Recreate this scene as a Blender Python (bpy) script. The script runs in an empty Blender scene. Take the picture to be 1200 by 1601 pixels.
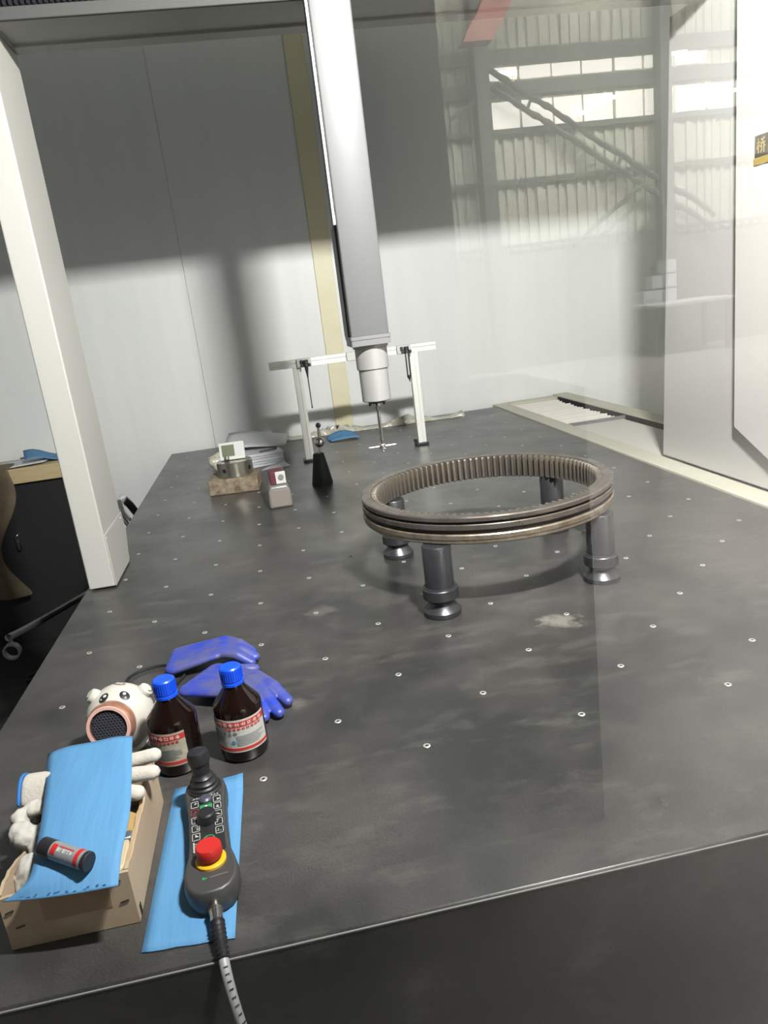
import bpy, bmesh, math, random
from mathutils import Vector, Matrix, Euler
random.seed(7)
S = bpy.context.scene
COL = S.collection
PI = math.pi

# ------------------------------------------------------------------ camera
cam_d = bpy.data.cameras.new('camera')
cam = bpy.data.objects.new('camera', cam_d)
COL.objects.link(cam)
RX = Vector((0.9792399781, -0.1638903590, -0.1192854370))      # right
RY = Vector((-0.1580663714, -0.2489764135, -0.9555238185))     # down
RZ = Vector((0.1269018814, 0.9545421393, -0.2697132121))       # forward
cam.matrix_world = Matrix(((RX.x, -RY.x, -RZ.x, 0.0977549),
                           (RX.y, -RY.y, -RZ.y, -0.9878214),
                           (RX.z, -RY.z, -RZ.z, 0.6572505),
                           (0, 0, 0, 1)))
cam_d.sensor_fit = 'HORIZONTAL'
cam_d.sensor_width = 36.0
cam_d.lens = 1164.5352 / 1200 * 36.0
cam_d.clip_start = 0.02
cam_d.clip_end = 100
S.camera = cam

# ------------------------------------------------------------------ world, light, exposure
W = bpy.data.worlds.new('world'); S.world = W; W.use_nodes = True
W.node_tree.nodes['Background'].inputs[0].default_value = (0.93, 1.0, 0.98, 1)
W.node_tree.nodes['Background'].inputs[1].default_value = 0.11
S.view_settings.view_transform = 'Standard'
S.view_settings.look = 'None'
S.view_settings.exposure = 0.0
S.view_settings.gamma = 1.0
S.view_settings.use_curve_mapping = False

def area(name, loc, target, sx, sy, power, col=(1, 1, 1), spread=PI):
    d = bpy.data.lights.new(name, 'AREA'); d.shape = 'RECTANGLE'
    d.size = sx; d.size_y = sy; d.energy = power; d.color = col; d.spread = spread
    o = bpy.data.objects.new(name, d); COL.objects.link(o)
    o.location = loc
    o.rotation_euler = (Vector(target) - Vector(loc)).to_track_quat('-Z', 'Y').to_euler()
    return o
# the flood lamp on the head rail of the glass screen (housing built further down)
area('flood_light', (0.62, -0.55, 1.66), (0.66, 1.45, 0.85), 0.17, 0.09, 170, (1.0, 0.985, 0.955))
# area lights added behind the camera to brighten the reflected hall wall
area('hall_fill', (6.0, -10.5, 5.2), (6.5, -14, 2.0), 6.0, 0.8, 1700, (1.0, 0.98, 0.92))
area('hall_fill', (9.5, -10.5, 5.2), (9.5, -14, 2.0), 4.0, 0.8, 1000, (1.0, 0.98, 0.92))

area('hall_fill', (4.9, -4.1, 3.6), (3.5, -3.7, -0.85), 1.6, 1.2, 300, (1.0, 0.95, 0.92), math.radians(70))  # extra light added so the hall floor reflects brightly at the right

# ------------------------------------------------------------------ materials
def mat(name, col, rough=0.5, metal=0.0, spec=0.5, var=None, bump=None, coat=0.0, emit=0.0, streak=None, rvar=None):
    m = bpy.data.materials.new(name); m.use_nodes = True
    nt = m.node_tree; b = nt.nodes['Principled BSDF']
    c4 = tuple(col) + (1,)
    b.inputs['Base Color'].default_value = c4
    b.inputs['Roughness'].default_value = rough
    b.inputs['Metallic'].default_value = metal
    b.inputs['Specular IOR Level'].default_value = spec
    b.inputs['Coat Weight'].default_value = coat
    b.inputs['Coat Roughness'].default_value = 0.05
    if emit:
        b.inputs['Emission Color'].default_value = c4
        b.inputs['Emission Strength'].default_value = emit
    tc = nt.nodes.new('ShaderNodeTexCoord')
    if var:
        col2, scale, lo, hi = var
        mp = nt.nodes.new('ShaderNodeMapping')
        nt.links.new(tc.outputs['Object'], mp.inputs[0])
        if streak: mp.inputs['Scale'].default_value = streak
        n = nt.nodes.new('ShaderNodeTexNoise'); n.inputs['Scale'].default_value = scale
        n.inputs['Detail'].default_value = 6; n.inputs['Roughness'].default_value = 0.65
        nt.links.new(mp.outputs[0], n.inputs['Vector'])
        r = nt.nodes.new('ShaderNodeValToRGB')
        r.color_ramp.elements[0].position = lo; r.color_ramp.elements[0].color = c4
        r.color_ramp.elements[1].position = hi; r.color_ramp.elements[1].color = tuple(col2) + (1,)
        nt.links.new(n.outputs['Fac'], r.inputs[0])
        nt.links.new(r.outputs[0], b.inputs['Base Color'])
    if rvar:
        scale, lo, hi = rvar
        n = nt.nodes.new('ShaderNodeTexNoise'); n.inputs['Scale'].default_value = scale; n.inputs['Detail'].default_value = 5
        nt.links.new(tc.outputs['Object'], n.inputs['Vector'])
        mr = nt.nodes.new('ShaderNodeMapRange')
        mr.inputs[1].default_value = 0.3; mr.inputs[2].default_value = 0.7
        mr.inputs[3].default_value = lo; mr.inputs[4].default_value = hi
        nt.links.new(n.outputs['Fac'], mr.inputs[0]); nt.links.new(mr.outputs[0], b.inputs['Roughness'])
    if bump:
        scale, strength = bump
        n = nt.nodes.new('ShaderNodeTexNoise'); n.inputs['Scale'].default_value = scale; n.inputs['Detail'].default_value = 4
        mp = nt.nodes.new('ShaderNodeMapping'); nt.links.new(tc.outputs['Object'], mp.inputs[0])
        if streak: mp.inputs['Scale'].default_value = streak
        nt.links.new(mp.outputs[0], n.inputs['Vector'])
        bp = nt.nodes.new('ShaderNodeBump'); bp.inputs['Strength'].default_value = strength
        bp.inputs['Distance'].default_value = 0.002
        nt.links.new(n.outputs['Fac'], bp.inputs['Height']); nt.links.new(bp.outputs[0], b.inputs['Normal'])
    return m

def granite_material():
    m = bpy.data.materials.new('honed black granite'); m.use_nodes = True
    nt = m.node_tree; b = nt.nodes['Principled BSDF']; L = nt.links.new
    tc = nt.nodes.new('ShaderNodeTexCoord')
    def noise(scale, detail=5, rough=0.6, sc=None):
        n = nt.nodes.new('ShaderNodeTexNoise'); n.inputs['Scale'].default_value = scale
        n.inputs['Detail'].default_value = detail; n.inputs['Roughness'].default_value = rough
        if sc:
            mp = nt.nodes.new('ShaderNodeMapping'); mp.inputs['Scale'].default_value = sc
            L(tc.outputs['Object'], mp.inputs[0]); L(mp.outputs[0], n.inputs['Vector'])
        else: L(tc.outputs['Object'], n.inputs['Vector'])
        return n
    def ramp(src, lo, hi, c0, c1):
        r = nt.nodes.new('ShaderNodeValToRGB')
        r.color_ramp.elements[0].position = lo; r.color_ramp.elements[0].color = c0
        r.color_ramp.elements[1].position = hi; r.color_ramp.elements[1].color = c1
        L(src, r.inputs[0]); return r
    big = noise(3.2, 7, 0.62)
    base = ramp(big.outputs['Fac'], 0.38, 0.64, (0.022, 0.022, 0.0215, 1), (0.056, 0.053, 0.050, 1))
    fine = noise(420, 2, 0.5)
    fr = ramp(fine.outputs['Fac'], 0.35, 0.75, (0.75, 0.75, 0.75, 1), (1.45, 1.45, 1.45, 1))
    mul = nt.nodes.new('ShaderNodeMix'); mul.data_type = 'RGBA'; mul.blend_type = 'MULTIPLY'; mul.inputs[0].default_value = 1
    L(base.outputs[0], mul.inputs[6]); L(fr.outputs[0], mul.inputs[7])
    # pale wipe marks and scuffs
    sm = noise(7.5, 9, 0.72, (1.0, 2.4, 1.0))
    sr = ramp(sm.outputs['Fac'], 0.52, 0.74, (0, 0, 0, 1), (0.42, 0.42, 0.42, 1))
    mx = nt.nodes.new('ShaderNodeMix'); mx.data_type = 'RGBA'
    L(sr.outputs[0], mx.inputs[0]); L(mul.outputs[2], mx.inputs[6]); mx.inputs[7].default_value = (0.13, 0.128, 0.118, 1)
    # dark oily smears
    dk = noise(9, 8, 0.7, (1.0, 2.0, 1.0))
    dr = ramp(dk.outputs['Fac'], 0.60, 0.74, (0, 0, 0, 1), (0.7, 0.7, 0.7, 1))
    mx2 = nt.nodes.new('ShaderNodeMix'); mx2.data_type = 'RGBA'
    L(dr.outputs[0], mx2.inputs[0]); L(mx.outputs[2], mx2.inputs[6]); mx2.inputs[7].default_value = (0.018, 0.018, 0.018, 1)
    # the dried light patch beside the ring gear
    last = mx2
    for (px, py, rx, ry, s) in ((0.60, 0.333, 0.050, 0.040, 0.8), (0.135, 0.60, 0.05, 0.04, 0.28), (0.06, 0.205, 0.022, 0.02, 0.3)):
        mp = nt.nodes.new('ShaderNodeMapping'); L(tc.outputs['Object'], mp.inputs[0])
        mp.inputs['Location'].default_value = (-(px - 0.45) / rx, -(py - 1.4) / ry, 0); mp.inputs['Scale'].default_value = (1 / rx, 1 / ry, 0.001)
        ln = nt.nodes.new('ShaderNodeVectorMath'); ln.operation = 'LENGTH'; L(mp.outputs[0], ln.inputs[0])
        pn = noise(38, 6, 0.7)
        ad = nt.nodes.new('ShaderNodeMath'); ad.operation = 'MULTIPLY_ADD'; L(pn.outputs['Fac'], ad.inputs[0]); ad.inputs[1].default_value = 2.6; L(ln.outputs['Value'], ad.inputs[2])
        pr = ramp(ad.outputs[0], 0.0, 1.0, (s, s, s, 1), (0, 0, 0, 1))
        mr = nt.nodes.new('ShaderNodeMapRange'); L(ad.outputs[0], mr.inputs[0])
        mr.inputs[1].default_value = 1.65; mr.inputs[2].default_value = 2.2; mr.inputs[3].default_value = s; mr.inputs[4].default_value = 0
        mx3 = nt.nodes.new('ShaderNodeMix'); mx3.data_type = 'RGBA'
        L(mr.outputs[0], mx3.inputs[0]); L(last.outputs[2], mx3.inputs[6]); mx3.inputs[7].default_value = (0.20, 0.19, 0.165, 1)
        last = mx3
        nt.nodes.remove(pr)
    L(last.outputs[2], b.inputs['Base Color'])
    rn = noise(5, 6, 0.65)
    mr = nt.nodes.new('ShaderNodeMapRange'); L(rn.outputs['Fac'], mr.inputs[0])
    mr.inputs[1].default_value = 0.3; mr.inputs[2].default_value = 0.7; mr.inputs[3].default_value = 0.27; mr.inputs[4].default_value = 0.40
    L(mr.outputs[0], b.inputs['Roughness'])
    b.inputs['Specular IOR Level'].default_value = 1.0
    return m

def glass_material():
    m = bpy.data.materials.new('clear screen glass'); m.use_nodes = True
    nt = m.node_tree; nt.nodes.remove(nt.nodes['Principled BSDF']); out = nt.nodes['Material Output']
    tr = nt.nodes.new('ShaderNodeBsdfTransparent'); tr.inputs[0].default_value = (0.985, 0.99, 0.985, 1)
    gl = nt.nodes.new('ShaderNodeBsdfGlossy'); gl.inputs['Roughness'].default_value = 0.0
    fr = nt.nodes.new('ShaderNodeFresnel'); fr.inputs[0].default_value = 1.75
    # gentle vertical waves in the sheet
    tc = nt.nodes.new('ShaderNodeTexCoord'); mp = nt.nodes.new('ShaderNodeMapping'); mp.inputs['Scale'].default_value = (26, 1, 0.5)
    n = nt.nodes.new('ShaderNodeTexNoise'); n.inputs['Scale'].default_value = 1.0; n.inputs['Detail'].default_value = 3
    bp = nt.nodes.new('ShaderNodeBump'); bp.inputs['Strength'].default_value = 0.035; bp.inputs['Distance'].default_value = 0.002
    nt.links.new(tc.outputs['Object'], mp.inputs[0]); nt.links.new(mp.outputs[0], n.inputs['Vector'])
    nt.links.new(n.outputs['Fac'], bp.inputs['Height']); nt.links.new(bp.outputs[0], gl.inputs['Normal'])
    mx = nt.nodes.new('ShaderNodeMixShader')
    ge = nt.nodes.new('ShaderNodeNewGeometry'); iv = nt.nodes.new('ShaderNodeMath'); iv.operation = 'SUBTRACT'; iv.inputs[0].default_value = 1.0
    nt.links.new(ge.outputs['Backfacing'], iv.inputs[1])
    ml = nt.nodes.new('ShaderNodeMath'); ml.operation = 'MULTIPLY'   # one reflecting face per pane side
    nt.links.new(fr.outputs[0], ml.inputs[0]); nt.links.new(iv.outputs[0], ml.inputs[1])
    nt.links.new(ml.outputs[0], mx.inputs[0]); nt.links.new(tr.outputs[0], mx.inputs[1]); nt.links.new(gl.outputs[0], mx.inputs[2])
    nt.links.new(mx.outputs[0], out.inputs[0])
    return m

M = {}
M['granite'] = granite_material()
M['glass'] = glass_material()
M['wall'] = mat('grey painted panel', (0.68, 0.695, 0.69), 0.40, spec=0.4, var=((0.73, 0.74, 0.73), 1.6, 0.35, 0.7), streak=(6, 1, 0.4))
M['joint'] = mat('panel joint sealant', (0.50, 0.51, 0.51), 0.7)
M['yellow_trim'] = mat('yellowed trim', (0.66, 0.61, 0.40), 0.45, var=((0.72, 0.68, 0.50), 3, 0.3, 0.7))
M['floor'] = mat('dark floor', (0.016, 0.016, 0.018), 0.6, var=((0.035, 0.035, 0.033), 3, 0.4, 0.7))
M['dark_part'] = mat('dark partition', (0.06, 0.06, 0.058), 0.8)
M['white_cover'] = mat('white powder coat', (0.41, 0.405, 0.38), 0.38, bump=(600, 0.05))
M['white_leg'] = mat('white leg cover', (0.63, 0.60, 0.575), 0.33)
M['leg_panel'] = mat('grey white leg panel', (0.50, 0.495, 0.475), 0.36)
M['grey_cover'] = mat('grey beam cover', (0.24, 0.24, 0.225), 0.45)
M['beam_lip_shade'] = mat('shaded beam lip', (0.06, 0.06, 0.058), 0.6, spec=0.2)  # lip kept darker than the beam; its unlit shade is in the colour
M['black_bellows'] = mat('black bellows', (0.012, 0.012, 0.018), 0.6)
M['ram'] = mat('satin ceramic ram', (0.105, 0.105, 0.108), 0.42, spec=0.3)
M['ram_dark'] = mat('dark flange', (0.16, 0.16, 0.165), 0.45)
M['scale_strip'] = mat('white scale strip', (0.85, 0.85, 0.86), 0.3)
M['alu'] = mat('satin aluminium', (0.36, 0.355, 0.345), 0.38, metal=0.35, bump=(300, 0.05))
M['alu_profile'] = mat('anodised aluminium profile', (0.74, 0.74, 0.71), 0.4, metal=0.35)
M['slot'] = mat('dark slot', (0.10, 0.10, 0.10), 0.7)
M['black_plastic'] = mat('black plastic', (0.014, 0.014, 0.017), 0.4)
M['black_matte'] = mat('matte black', (0.012, 0.013, 0.014), 0.7)
M['steel'] = mat('bright steel', (0.62, 0.60, 0.57), 0.22, metal=1.0)
M['insert'] = mat('steel insert', (0.60, 0.59, 0.56), 0.35, metal=0.6)
M['chamfer'] = mat('granite chamfer', (0.17, 0.165, 0.155), 0.5)
M['bore'] = mat('insert bore', (0.03, 0.03, 0.03), 0.6)
M['gunmetal'] = mat('black oxide steel', (0.095, 0.096, 0.106), 0.34, metal=0.8, rvar=(30, 0.26, 0.42))
M['gear_top'] = mat('oiled gear steel', (0.12, 0.105, 0.095), 0.36, metal=0.7, var=((0.22, 0.19, 0.165), 18, 0.3, 0.75), rvar=(20, 0.2, 0.4))
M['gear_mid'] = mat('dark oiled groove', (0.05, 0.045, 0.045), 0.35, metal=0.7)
M['gear_low'] = mat('worn gear band', (0.36, 0.32, 0.27), 0.38, metal=0.75, var=((0.22, 0.16, 0.10), 45, 0.35, 0.7), rvar=(40, 0.25, 0.55))
M['gear_tooth'] = mat('gear tooth steel', (0.22, 0.20, 0.185), 0.36, metal=0.8, var=((0.33, 0.285, 0.22), 25, 0.3, 0.7))
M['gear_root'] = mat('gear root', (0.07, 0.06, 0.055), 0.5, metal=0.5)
M['tan_rail'] = mat('cream rail', (0.50, 0.48, 0.38), 0.5, var=((0.56, 0.55, 0.46), 4, 0.3, 0.7))
M['pleat'] = mat('white bellows cloth', (0.62, 0.60, 0.55), 0.6)
M['paper'] = mat('white paper', (0.58, 0.59, 0.61), 0.7)
M['paper_lav'] = mat('paper pack', (0.48, 0.49, 0.55), 0.6)
M['blue_paper'] = mat('blue wipe paper', (0.068, 0.205, 0.385), 0.75, var=((0.080, 0.235, 0.43), 30, 0.3, 0.7), bump=(60, 0.25), streak=(3.5, 0.3, 0.3))
M['blue_print'] = mat('dark blue print', (0.02, 0.07, 0.22), 0.7)
M['rubber_blue'] = mat('blue rubber', (0.016, 0.042, 0.36), 0.42, var=((0.075, 0.08, 0.20), 14, 0.42, 0.62))
M['cap_blue'] = mat('blue cap', (0.005, 0.065, 0.62), 0.35)
M['amber'] = mat('amber bottle', (0.007, 0.0028, 0.002), 0.07, spec=0.5)
M['label'] = mat('bottle label', (0.42, 0.41, 0.38), 0.6)
M['label_old'] = mat('stained bottle label', (0.28, 0.25, 0.18), 0.6, var=((0.36, 0.33, 0.26), 60, 0.3, 0.7))
M['label_red'] = mat('label red', (0.40, 0.028, 0.022), 0.6)
M['label_ink'] = mat('label ink', (0.13, 0.14, 0.15), 0.6)
M['label_pale'] = mat('label pale lettering', (0.48, 0.40, 0.36), 0.6)
M['label_blue'] = mat('label blue mark', (0.05, 0.20, 0.36), 0.6)
M['bear'] = mat('cream plastic', (0.48, 0.46, 0.41), 0.32)
M['copper'] = mat('rose gold rim', (0.60, 0.30, 0.20), 0.25, metal=0.7)
M['pink_rim'] = mat('pink rim', (0.62, 0.38, 0.33), 0.4)
M['grille'] = mat('grey grille', (0.085, 0.085, 0.115), 0.4, metal=0.4)
M['white'] = mat('white plastic', (0.50, 0.50, 0.48), 0.45)
M['card'] = mat('kraft cardboard', (0.34, 0.25, 0.165), 0.8, var=((0.40, 0.31, 0.215), 8, 0.3, 0.7))
M['card_in'] = mat('cardboard edge', (0.34, 0.24, 0.14), 0.85)
M['card_tape'] = mat('brown tape', (0.27, 0.18, 0.11), 0.35)
M['staple'] = mat('staple', (0.05, 0.045, 0.04), 0.4, metal=0.5)
M['cotton'] = mat('white cotton', (0.42, 0.405, 0.37), 0.9, bump=(90, 0.6))
M['glove_white'] = mat('white work glove', (0.46, 0.43, 0.385), 0.9, bump=(260, 0.5))
M['cuff_blue'] = mat('blue cuff band', (0.02, 0.13, 0.40), 0.8)
M['bristle'] = mat('tan bristles', (0.40, 0.27, 0.10), 0.8, var=((0.28, 0.18, 0.07), 120, 0.3, 0.7), streak=(4, 0.3, 1))
M['ferrule'] = mat('tin ferrule', (0.35, 0.38, 0.42), 0.35, metal=0.8)
M['wood_pale'] = mat('pale wood', (0.46, 0.37, 0.24), 0.6)
M['pend'] = mat('charcoal plastic', (0.043, 0.042, 0.042), 0.42, bump=(900, 0.08))
M['pend_panel'] = mat('black keypad', (0.018, 0.018, 0.018), 0.35)
M['ink_white'] = mat('white print', (0.42, 0.43, 0.42), 0.6)
M['ink_green'] = mat('green print', (0.02, 0.22, 0.07), 0.6)
M['ink_red'] = mat('red print', (0.28, 0.035, 0.045), 0.6)
M['red'] = mat('red plastic', (0.42, 0.017, 0.014), 0.38)
M['yellow'] = mat('yellow plastic', (0.62, 0.36, 0.01), 0.45)
M['braid'] = mat('grey hose', (0.30, 0.30, 0.31), 0.45, metal=0.2)
M['silver_wrap'] = mat('silver wrap', (0.26, 0.27, 0.29), 0.4, metal=0.3)
M['rust_block'] = mat('rusty steel block', (0.30, 0.26, 0.19), 0.7, var=((0.13, 0.085, 0.05), 38, 0.35, 0.65), metal=0.2)
M['nickel'] = mat('turned steel', (0.50, 0.48, 0.41), 0.28, metal=0.95)
M['lcd'] = mat('lcd screen', (0.12, 0.14, 0.09), 0.3)
M['brown_panel'] = mat('brown plate', (0.20, 0.17, 0.15), 0.5)
M['magnet_grey'] = mat('grey cast body', (0.25, 0.25, 0.235), 0.4, metal=0.4)
M['maroon'] = mat('maroon paint', (0.10, 0.020, 0.034), 0.4)
M['film'] = mat('crumpled clear film', (0.40, 0.385, 0.30), 0.22, var=((0.54, 0.53, 0.46), 14, 0.35, 0.65), bump=(40, 0.8))
M['ply'] = mat('plywood edge', (0.52, 0.42, 0.25), 0.6, var=((0.46, 0.36, 0.20), 6, 0.3, 0.7), streak=(1, 1, 8))
M['cabinet_black'] = mat('black cabinet front', (0.022, 0.022, 0.024), 0.4)
M['brown_cloth'] = mat('brown cloth', (0.17, 0.135, 0.085), 0.95, var=((0.11, 0.085, 0.055), 9, 0.3, 0.7))
M['chrome'] = mat('chrome', (0.7, 0.7, 0.72), 0.12, metal=1.0)
M['grey_tube'] = mat('grey tube', (0.06, 0.06, 0.06), 0.45, metal=0.4)
M['sign_black'] = mat('dark sign plate', (0.075, 0.062, 0.055), 0.35)
M['gold'] = mat('gold lettering', (0.50, 0.37, 0.12), 0.4, metal=0.2)
M['clad'] = mat('hall cladding', (0.55, 0.56, 0.47), 0.7)
M['hall_steel'] = mat('hall steelwork', (0.10, 0.11, 0.095), 0.7)
M['hall_roof'] = mat('hall roof', (0.16, 0.19, 0.14), 0.8)
M['hall_red'] = mat('red crane paint', (0.17, 0.045, 0.03), 0.6)
M['skylight'] = mat('bright hall window', (1.0, 0.96, 0.88), 0.5, emit=7.0)
M['tube_lamp'] = mat('hall strip lamp', (1.0, 0.98, 0.95), 0.5, emit=22.0)
M['lamp_face'] = mat('lamp diffuser', (1.0, 0.98, 0.95), 0.5, emit=4.0)
M['dimming'] = mat('hall dado paint', (0.17, 0.175, 0.15), 0.7)  # dark tone for the added panel that dims the hall reflection
M['hall_floor'] = mat('hall concrete floor', (0.36, 0.34, 0.33), 0.5, var=((0.44, 0.42, 0.40), 0.8, 0.3, 0.7))
M['carton'] = mat('white carton', (0.62, 0.62, 0.66), 0.8)

# ------------------------------------------------------------------ mesh helpers
class MB:
    def __init__(s): s.v = []; s.f = []; s.sm = []
    def add(s, vs, fs, smooth=False):
        k = len(s.v); s.v += [tuple(v) for v in vs]
        for f in fs: s.f.append(tuple(i + k for i in f)); s.sm.append(smooth)
        return s
    def box(s, x0, x1, y0, y1, z0, z1, T=None):
        vs = [Vector((x, y, z)) for z in (z0, z1) for y in (y0, y1) for x in (x0, x1)]
        if T: vs = [T @ v for v in vs]
        return s.add(vs, [(0, 2, 3, 1), (4, 5, 7, 6), (0, 1, 5, 4), (2, 6, 7, 3), (0, 4, 6, 2), (1, 3, 7, 5)])
    def prism(s, poly, lo, hi, axis='z', T=None):
        n = len(poly); vs = []
        for h in (lo, hi):
            for a, b in poly:
                v = {'z': (a, b, h), 'y': (a, h, b), 'x': (h, a, b)}[axis]
                vs.append(T @ Vector(v) if T else v)
        fs = [tuple(range(n - 1, -1, -1)), tuple(range(n, 2 * n))]
        fs += [(i, (i + 1) % n, n + (i + 1) % n, n + i) for i in range(n)]
        return s.add(vs, fs)
    def lathe(s, prof, n=32, T=None, smooth=True, closed=False):
        vs = []; fs = []
        for r, z in prof:
            for i in range(n):
                a = 2 * PI * i / n; v = Vector((r * math.cos(a), r * math.sin(a), z)); vs.append(T @ v if T else v)
        m = len(prof)
        for j in range(m if closed else m - 1):
            j2 = (j + 1) % m
            for i in range(n):
                i2 = (i + 1) % n; fs.append((j * n + i, j * n + i2, j2 * n + i2, j2 * n + i))
        s.add(vs, fs, smooth)
        if not closed:
            k = len(s.v) - len(vs)
            if prof[0][0] > 1e-6: s.f.append(tuple(k + i for i in range(n - 1, -1, -1))); s.sm.append(False)
            if prof[-1][0] > 1e-6: s.f.append(tuple(k + (m - 1) * n + i for i in range(n))); s.sm.append(False)
        return s
    def tube(s, pts, rad, n=10, smooth=True):
        pts = [Vector(p) for p in pts]; m = len(pts)
        rads = rad if isinstance(rad, (list, tuple)) else [rad] * m
        t0 = (pts[1] - pts[0]).normalized()
        up = Vector((0, 0, 1)) if abs(t0.z) < 0.9 else Vector((1, 0, 0))
        a = t0.cross(up).normalized(); vs = []; fs = []
        for j in range(m):
            t = (pts[min(j + 1, m - 1)] - pts[max(j - 1, 0)]).normalized()
            a = (a - t * a.dot(t)).normalized(); b = t.cross(a)
            for i in range(n):
                q = 2 * PI * i / n; vs.append(pts[j] + (a * math.cos(q) + b * math.sin(q)) * rads[j])
        for j in range(m - 1):
            for i in range(n):
                i2 = (i + 1) % n; fs.append((j * n + i, j * n + i2, (j + 1) * n + i2, (j + 1) * n + i))
        s.add(vs, fs, smooth)
        k = len(s.v) - len(vs)
        s.f.append(tuple(k + i for i in range(n - 1, -1, -1))); s.sm.append(False)
        s.f.append(tuple(k + (m - 1) * n + i for i in range(n))); s.sm.append(False)
        return s
    def ball(s, c, r, n=16, sc=(1, 1, 1), T=None):
        m = n // 2; vs = []; fs = []; c = Vector(c)
        for j in range(m + 1):
            ph = PI * j / m
            for i in range(n):
                a = 2 * PI * i / n
                v = c + Vector((r * sc[0] * math.sin(ph) * math.cos(a), r * sc[1] * math.sin(ph) * math.sin(a), r * sc[2] * math.cos(ph)))
                vs.append(T @ v if T else v)
        for j in range(m):
            for i in range(n):
                i2 = (i + 1) % n; fs.append((j * n + i, (j + 1) * n + i, (j + 1) * n + i2, j * n + i2))
        return s.add(vs, fs, True)
    def build(s, name, material, parent=None, off=(0, 0, 0), bevel=0, seg=2, remesh=0, smooth_it=0, solid=0, subsurf=0):
        me = bpy.data.meshes.new(name)
        o3 = Vector(off)
        me.from_pydata([tuple(Vector(v) - o3) for v in s.v], [], s.f)
        for p, q in zip(me.polygons, s.sm): p.use_smooth = q
        bm = bmesh.new(); bm.from_mesh(me)
        if not remesh: bmesh.ops.remove_doubles(bm, verts=bm.verts, dist=1e-7)
        bmesh.ops.recalc_face_normals(bm, faces=bm.faces); bm.to_mesh(me); bm.free()
        me.set_sharp_from_angle(angle=math.radians(32))
        me.materials.append(M[material])
        o = bpy.data.objects.new(name, me); COL.objects.link(o)
        if parent: o.parent = parent
        else: o.location = off
        if remesh:
            r = o.modifiers.new('remesh', 'REMESH'); r.mode = 'VOXEL'; r.voxel_size = remesh; r.use_smooth_shade = True
            if smooth_it:
                q = o.modifiers.new('smooth', 'SMOOTH'); q.iterations = smooth_it; q.factor = 0.5
        if solid:
            q = o.modifiers.new('solid', 'SOLIDIFY'); q.thickness = solid; q.offset = 1
        if subsurf:
            q = o.modifiers.new('sub', 'SUBSURF'); q.levels = subsurf; q.render_levels = subsurf
        if bevel:
            q = o.modifiers.new('bevel', 'BEVEL'); q.width = bevel; q.segments = seg; q.limit_method = 'ANGLE'; q.angle_limit = math.radians(40)
        return o

def tag(o, label, cat, group=None):
    o['label'] = label; o['category'] = cat
    if group: o['group'] = group
    return o
def thing(name, label, cat, loc=(0, 0, 0), rz=0, group=None, rot=None):
    o = bpy.data.objects.new(name, None); COL.objects.link(o)
    o.empty_display_size = 0.05
    o.location = loc; o.rotation_euler = rot if rot else (0, 0, rz)
    return tag(o, label, cat, group)
def struct(o): o['kind'] = 'structure'; return o
def share(src, parent, loc=(0, 0, 0), rz=0, name=None):
    c = bpy.data.objects.new(name or src.name.split('.')[0], src.data); COL.objects.link(c)
    for md in src.modifiers:
        q = c.modifiers.new(md.name, md.type)
        for k in ('width', 'segments', 'limit_method', 'angle_limit'):
            if hasattr(md, k): setattr(q, k, getattr(md, k))
    c.parent = parent; c.location = loc; c.rotation_euler = (0, 0, rz)
    return c
def dup(root, loc, rz, label, group=None):
    r = root.copy(); COL.objects.link(r); r.location = loc; r.rotation_euler = (0, 0, rz); r['label'] = label
    if group: r['group'] = group
    for ch in list(root.children):
        c = ch.copy(); COL.objects.link(c); c.parent = r
        for g in list(ch.children):
            d = g.copy(); COL.objects.link(d); d.parent = c
    return r
def rrect(x0, x1, y0, y1, r, n=4):
    out = []
    for cx, cy, a0 in ((x1 - r, y1 - r, 0), (x0 + r, y1 - r, 90), (x0 + r, y0 + r, 180), (x1 - r, y0 + r, 270)):
        for i in range(n + 1):
            a = math.radians(a0 + 90 * i / n); out.append((cx + r * math.cos(a), cy + r * math.sin(a)))
    return out
def sheet(rows, thick, name, material, parent=None, off=(0, 0, 0), sub=0):
    m = MB(); n = len(rows[0])
    m.add([p for r in rows for p in r], [(j * n + i, j * n + i + 1, (j + 1) * n + i + 1, (j + 1) * n + i) for j in range(len(rows) - 1) for i in range(n - 1)], True)
    return m.build(name, material, parent, off, solid=thick, subsurf=sub)
def lerp(a, b, t): return tuple(x + (y - x) * t for x, y in zip(a, b))

# ------------------------------------------------------------------ setting: floor, walls, hall behind the camera
FZ = -0.85
struct(MB().box(-4, 12, -0.66, 3.6, FZ - 0.1, FZ).build('floor', 'floor'))
struct(MB().box(-4, 12, -15, -0.661, FZ - 0.1, FZ).build('floor', 'hall_floor'))
wb = struct(MB().box(-3.2, 4.4, 3.262, 3.40, FZ, 2.9).build('wall_back', 'joint'))
xs = [-3.2, -1.38, -0.236, 0.50, 4.4]
for a, b in zip(xs[:-1], xs[1:]):
    MB().box(a + 0.0005, b - 0.0005, 3.25, 3.2625, FZ, 2.9).build('wall_panel', 'wall', wb, bevel=0.001, seg=1)
t1 = struct(MB().box(0.448, 0.548, 3.235, 3.25, FZ, 2.6).build('trim_1', 'yellow_trim', bevel=0.002))
struct(MB().box(-3.3, -3.2, -2.6, 3.4, FZ, 2.9).build('wall_left', 'wall'))
struct(MB().box(-3.2, 0.70, -2.62, -2.5, FZ, 3.2).build('wall_front', 'dark_part'))

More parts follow.
